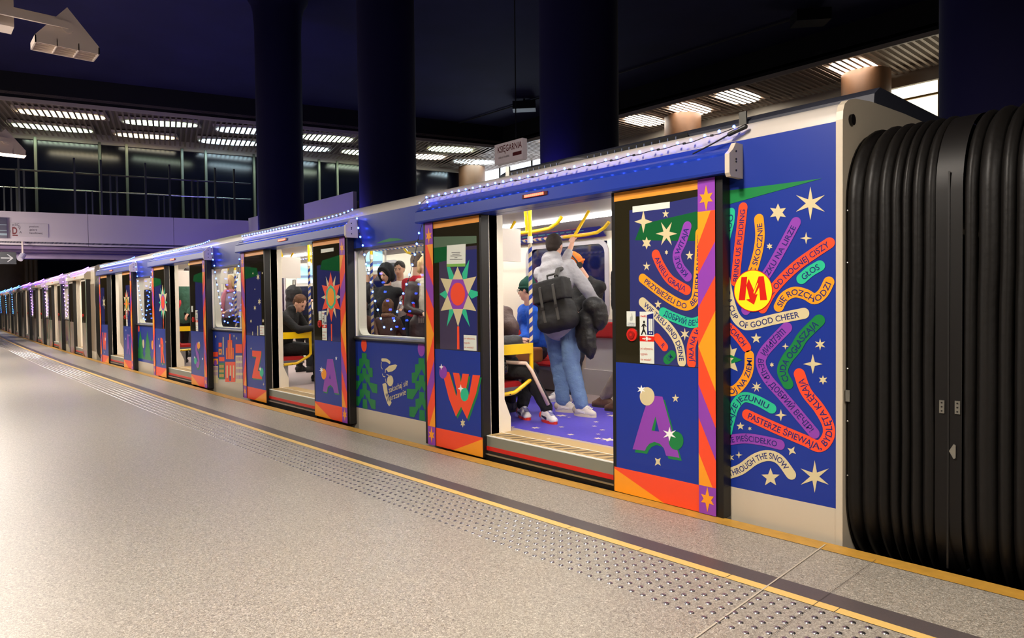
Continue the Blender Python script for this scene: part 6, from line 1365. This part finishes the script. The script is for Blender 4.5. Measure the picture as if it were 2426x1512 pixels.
# --- second car
stand('person with bare head in the nearest doorway of the second car', -18.9, 1.25, 1.72, (.3, -.9), dict(top=cloth('coral_top', (206, 110, 96)), legs=BLK_C), hair=(HAIRG, 0))
# ------------------------------------------------------------------ string lights
BB = mat('bulb_blue', (90, 130, 255), .3, emit=36, ecol=(44, 76, 255)); BV = mat('bulb_violet', (190, 130, 255), .3, emit=50, ecol=(130, 64, 255)); BC = mat('bulb_sky', (90, 180, 255), .3, emit=34, ecol=(50, 120, 255))
WIRE = mat('wire_black', (12, 12, 16), .5)
_b = MB(); _b.ell((0, 0, 0), (.0085, .0085, .0095), None, 0, 10, 6); bulb_proto = {}
def bulbs(t, pts, m, r=1.0, every=1):
    for i, p in enumerate(pts):
        if m.name not in bulb_proto:
            o = _b.build('bulb', m, t, smooth=True); bulb_proto[m.name] = o
        else:
            o = bulb_proto[m.name].copy(); COL.objects.link(o); o.parent = t
        o.location = p; o.scale = (r, r, r)
def resample(pts, step):
    P = [Vector(p) for p in pts]; out = [P[0].copy()]; acc = 0
    for a, b in zip(P, P[1:]):
        L = (b-a).length; d = step-acc
        while d <= L: out.append(a.lerp(b, d/L)); d += step
        acc = (acc+L) % step
    return out
def garland(label, pts, m, step, root, r=1.0, small=True, bb=(0, .0, .012)):
    """wire sagging a little between its clips, one bulb every step"""
    rnd = random.Random(len(pts)*13+int(abs(pts[0][0])*10)); base = Vector(pts[0]); t = empty('string_lights', label, 'string lights', base, 0, 'light strings on the train')
    if root is not None: t.location = root.matrix_basis @ base; t.rotation_euler = root.rotation_euler
    R = resample([Vector(p)-base for p in pts], step); W = []
    for i, p in enumerate(R):
        W.append(p+Vector((0, 0, -.004 if i % 2 else .003)))
    mb = MB(); mb.tube(W, .0028, 5); mb.build('wire', WIRE, t)
    bulbs(t, [p+Vector(bb) for p in R], m, r)
    if small:
        mb = MB()
        for i, (p, q) in enumerate(zip(R, R[1:])):
            if i % 2: c = (p+q)/2; mb.obox(c, (.009, 0, 0), (0, .004, 0), (0, 0, .006))
        mb.build('clip', WIRE, t)
    return t
def inv_pts(cr, l, y):
    ox, oy, sc = CROPS[cr]; return [on(ox+a/sc, oy+b/sc, 1, y) for a, b in l]
names = ('first', 'second', 'third', 'fourth')
for k, c in enumerate(CENT):
    sag = lambda x: .0
    pts = [(c+1.60, -.0, 2.30), (c+1.3, -.0, 2.275), (c+.6, 0, 2.262), (c-.2, 0, 2.262), (c-1.0, 0, 2.262), (c-1.55, -.0, 2.265), (c-1.62, -.02, 2.22)]
    garland('blue string lights along the roof edge over the '+names[k]+' doorway of the nearest car', pts, BB, (.098, .09, .088, .09)[k], None)
# connector at the right end of the first string
cn = empty('cable_connector', 'black cable connector glowing blue where the first light string meets the roof', 'connector', (1.60, .0, 2.285)); mb = MB(); mb.caps((-.03, 0, -.012), (.06, .02, .018), .013, .015, 10); mb.build('connector_body', BLACKR, cn, smooth=True); mb = MB(); mb.tube([(-.03, 0, -.012), (-.15, -.0, -.05), (-.28, 0, -.085)], .005, 6); mb.build('cable', BLACKR, cn)
L1 = [(70, 180), (85, 285), (108, 385), (136, 480), (150, 570), (178, 720), (205, 800), (235, 950), (268, 1075), (300, 1175), (338, 1278), (375, 1374)]
R1 = [(812, 10), (800, 130), (745, 250), (715, 370), (692, 490), (672, 600), (640, 718), (606, 833), (566, 944), (536, 1050), (498, 1150), (466, 1250), (430, 1350)]
for k, c in enumerate(CENT[:3]):
    for nm, l in (('left', L1), ('right', R1)):
        P = [p+Vector((-k*PITCH, 0, 0)) for p in inv_pts('w1', l, -.005)]
        t = garland('blue string lights hanging as the %s arm of the V over the %s window' % (nm, names[k]), P, BB, .105, None, 1.15)
for i, root in enumerate(CARS[1:4]):
    m = (BV, BC, BC)[i]
    for k, c in enumerate(CENT):
        if i == 2 and k > 2: continue
        pts = [(c+1.60, -.0, 2.30), (c+.6, 0, 2.262), (c-1.0, 0, 2.262), (c-1.6, -.02, 2.22)]
        g = garland(('violet' if i == 0 else 'pale blue')+' string lights over the %s doorway of the %s car' % (names[k], ('second', 'third', 'furthest')[i]), pts, m, .12, root, 1.2, False)
        if k < 3 and i < 2:
            for nm, l in (('left', L1), ('right', R1)):
                P = [p+Vector((-k*PITCH, 0, 0)) for p in inv_pts('w1', l, -.005)]
                garland(('violet' if i == 0 else 'pale blue')+' string lights, %s arm over the %s window of the %s car' % (nm, names[k], ('second', 'third')[i]), P, m, .13, root, 1.3, False)
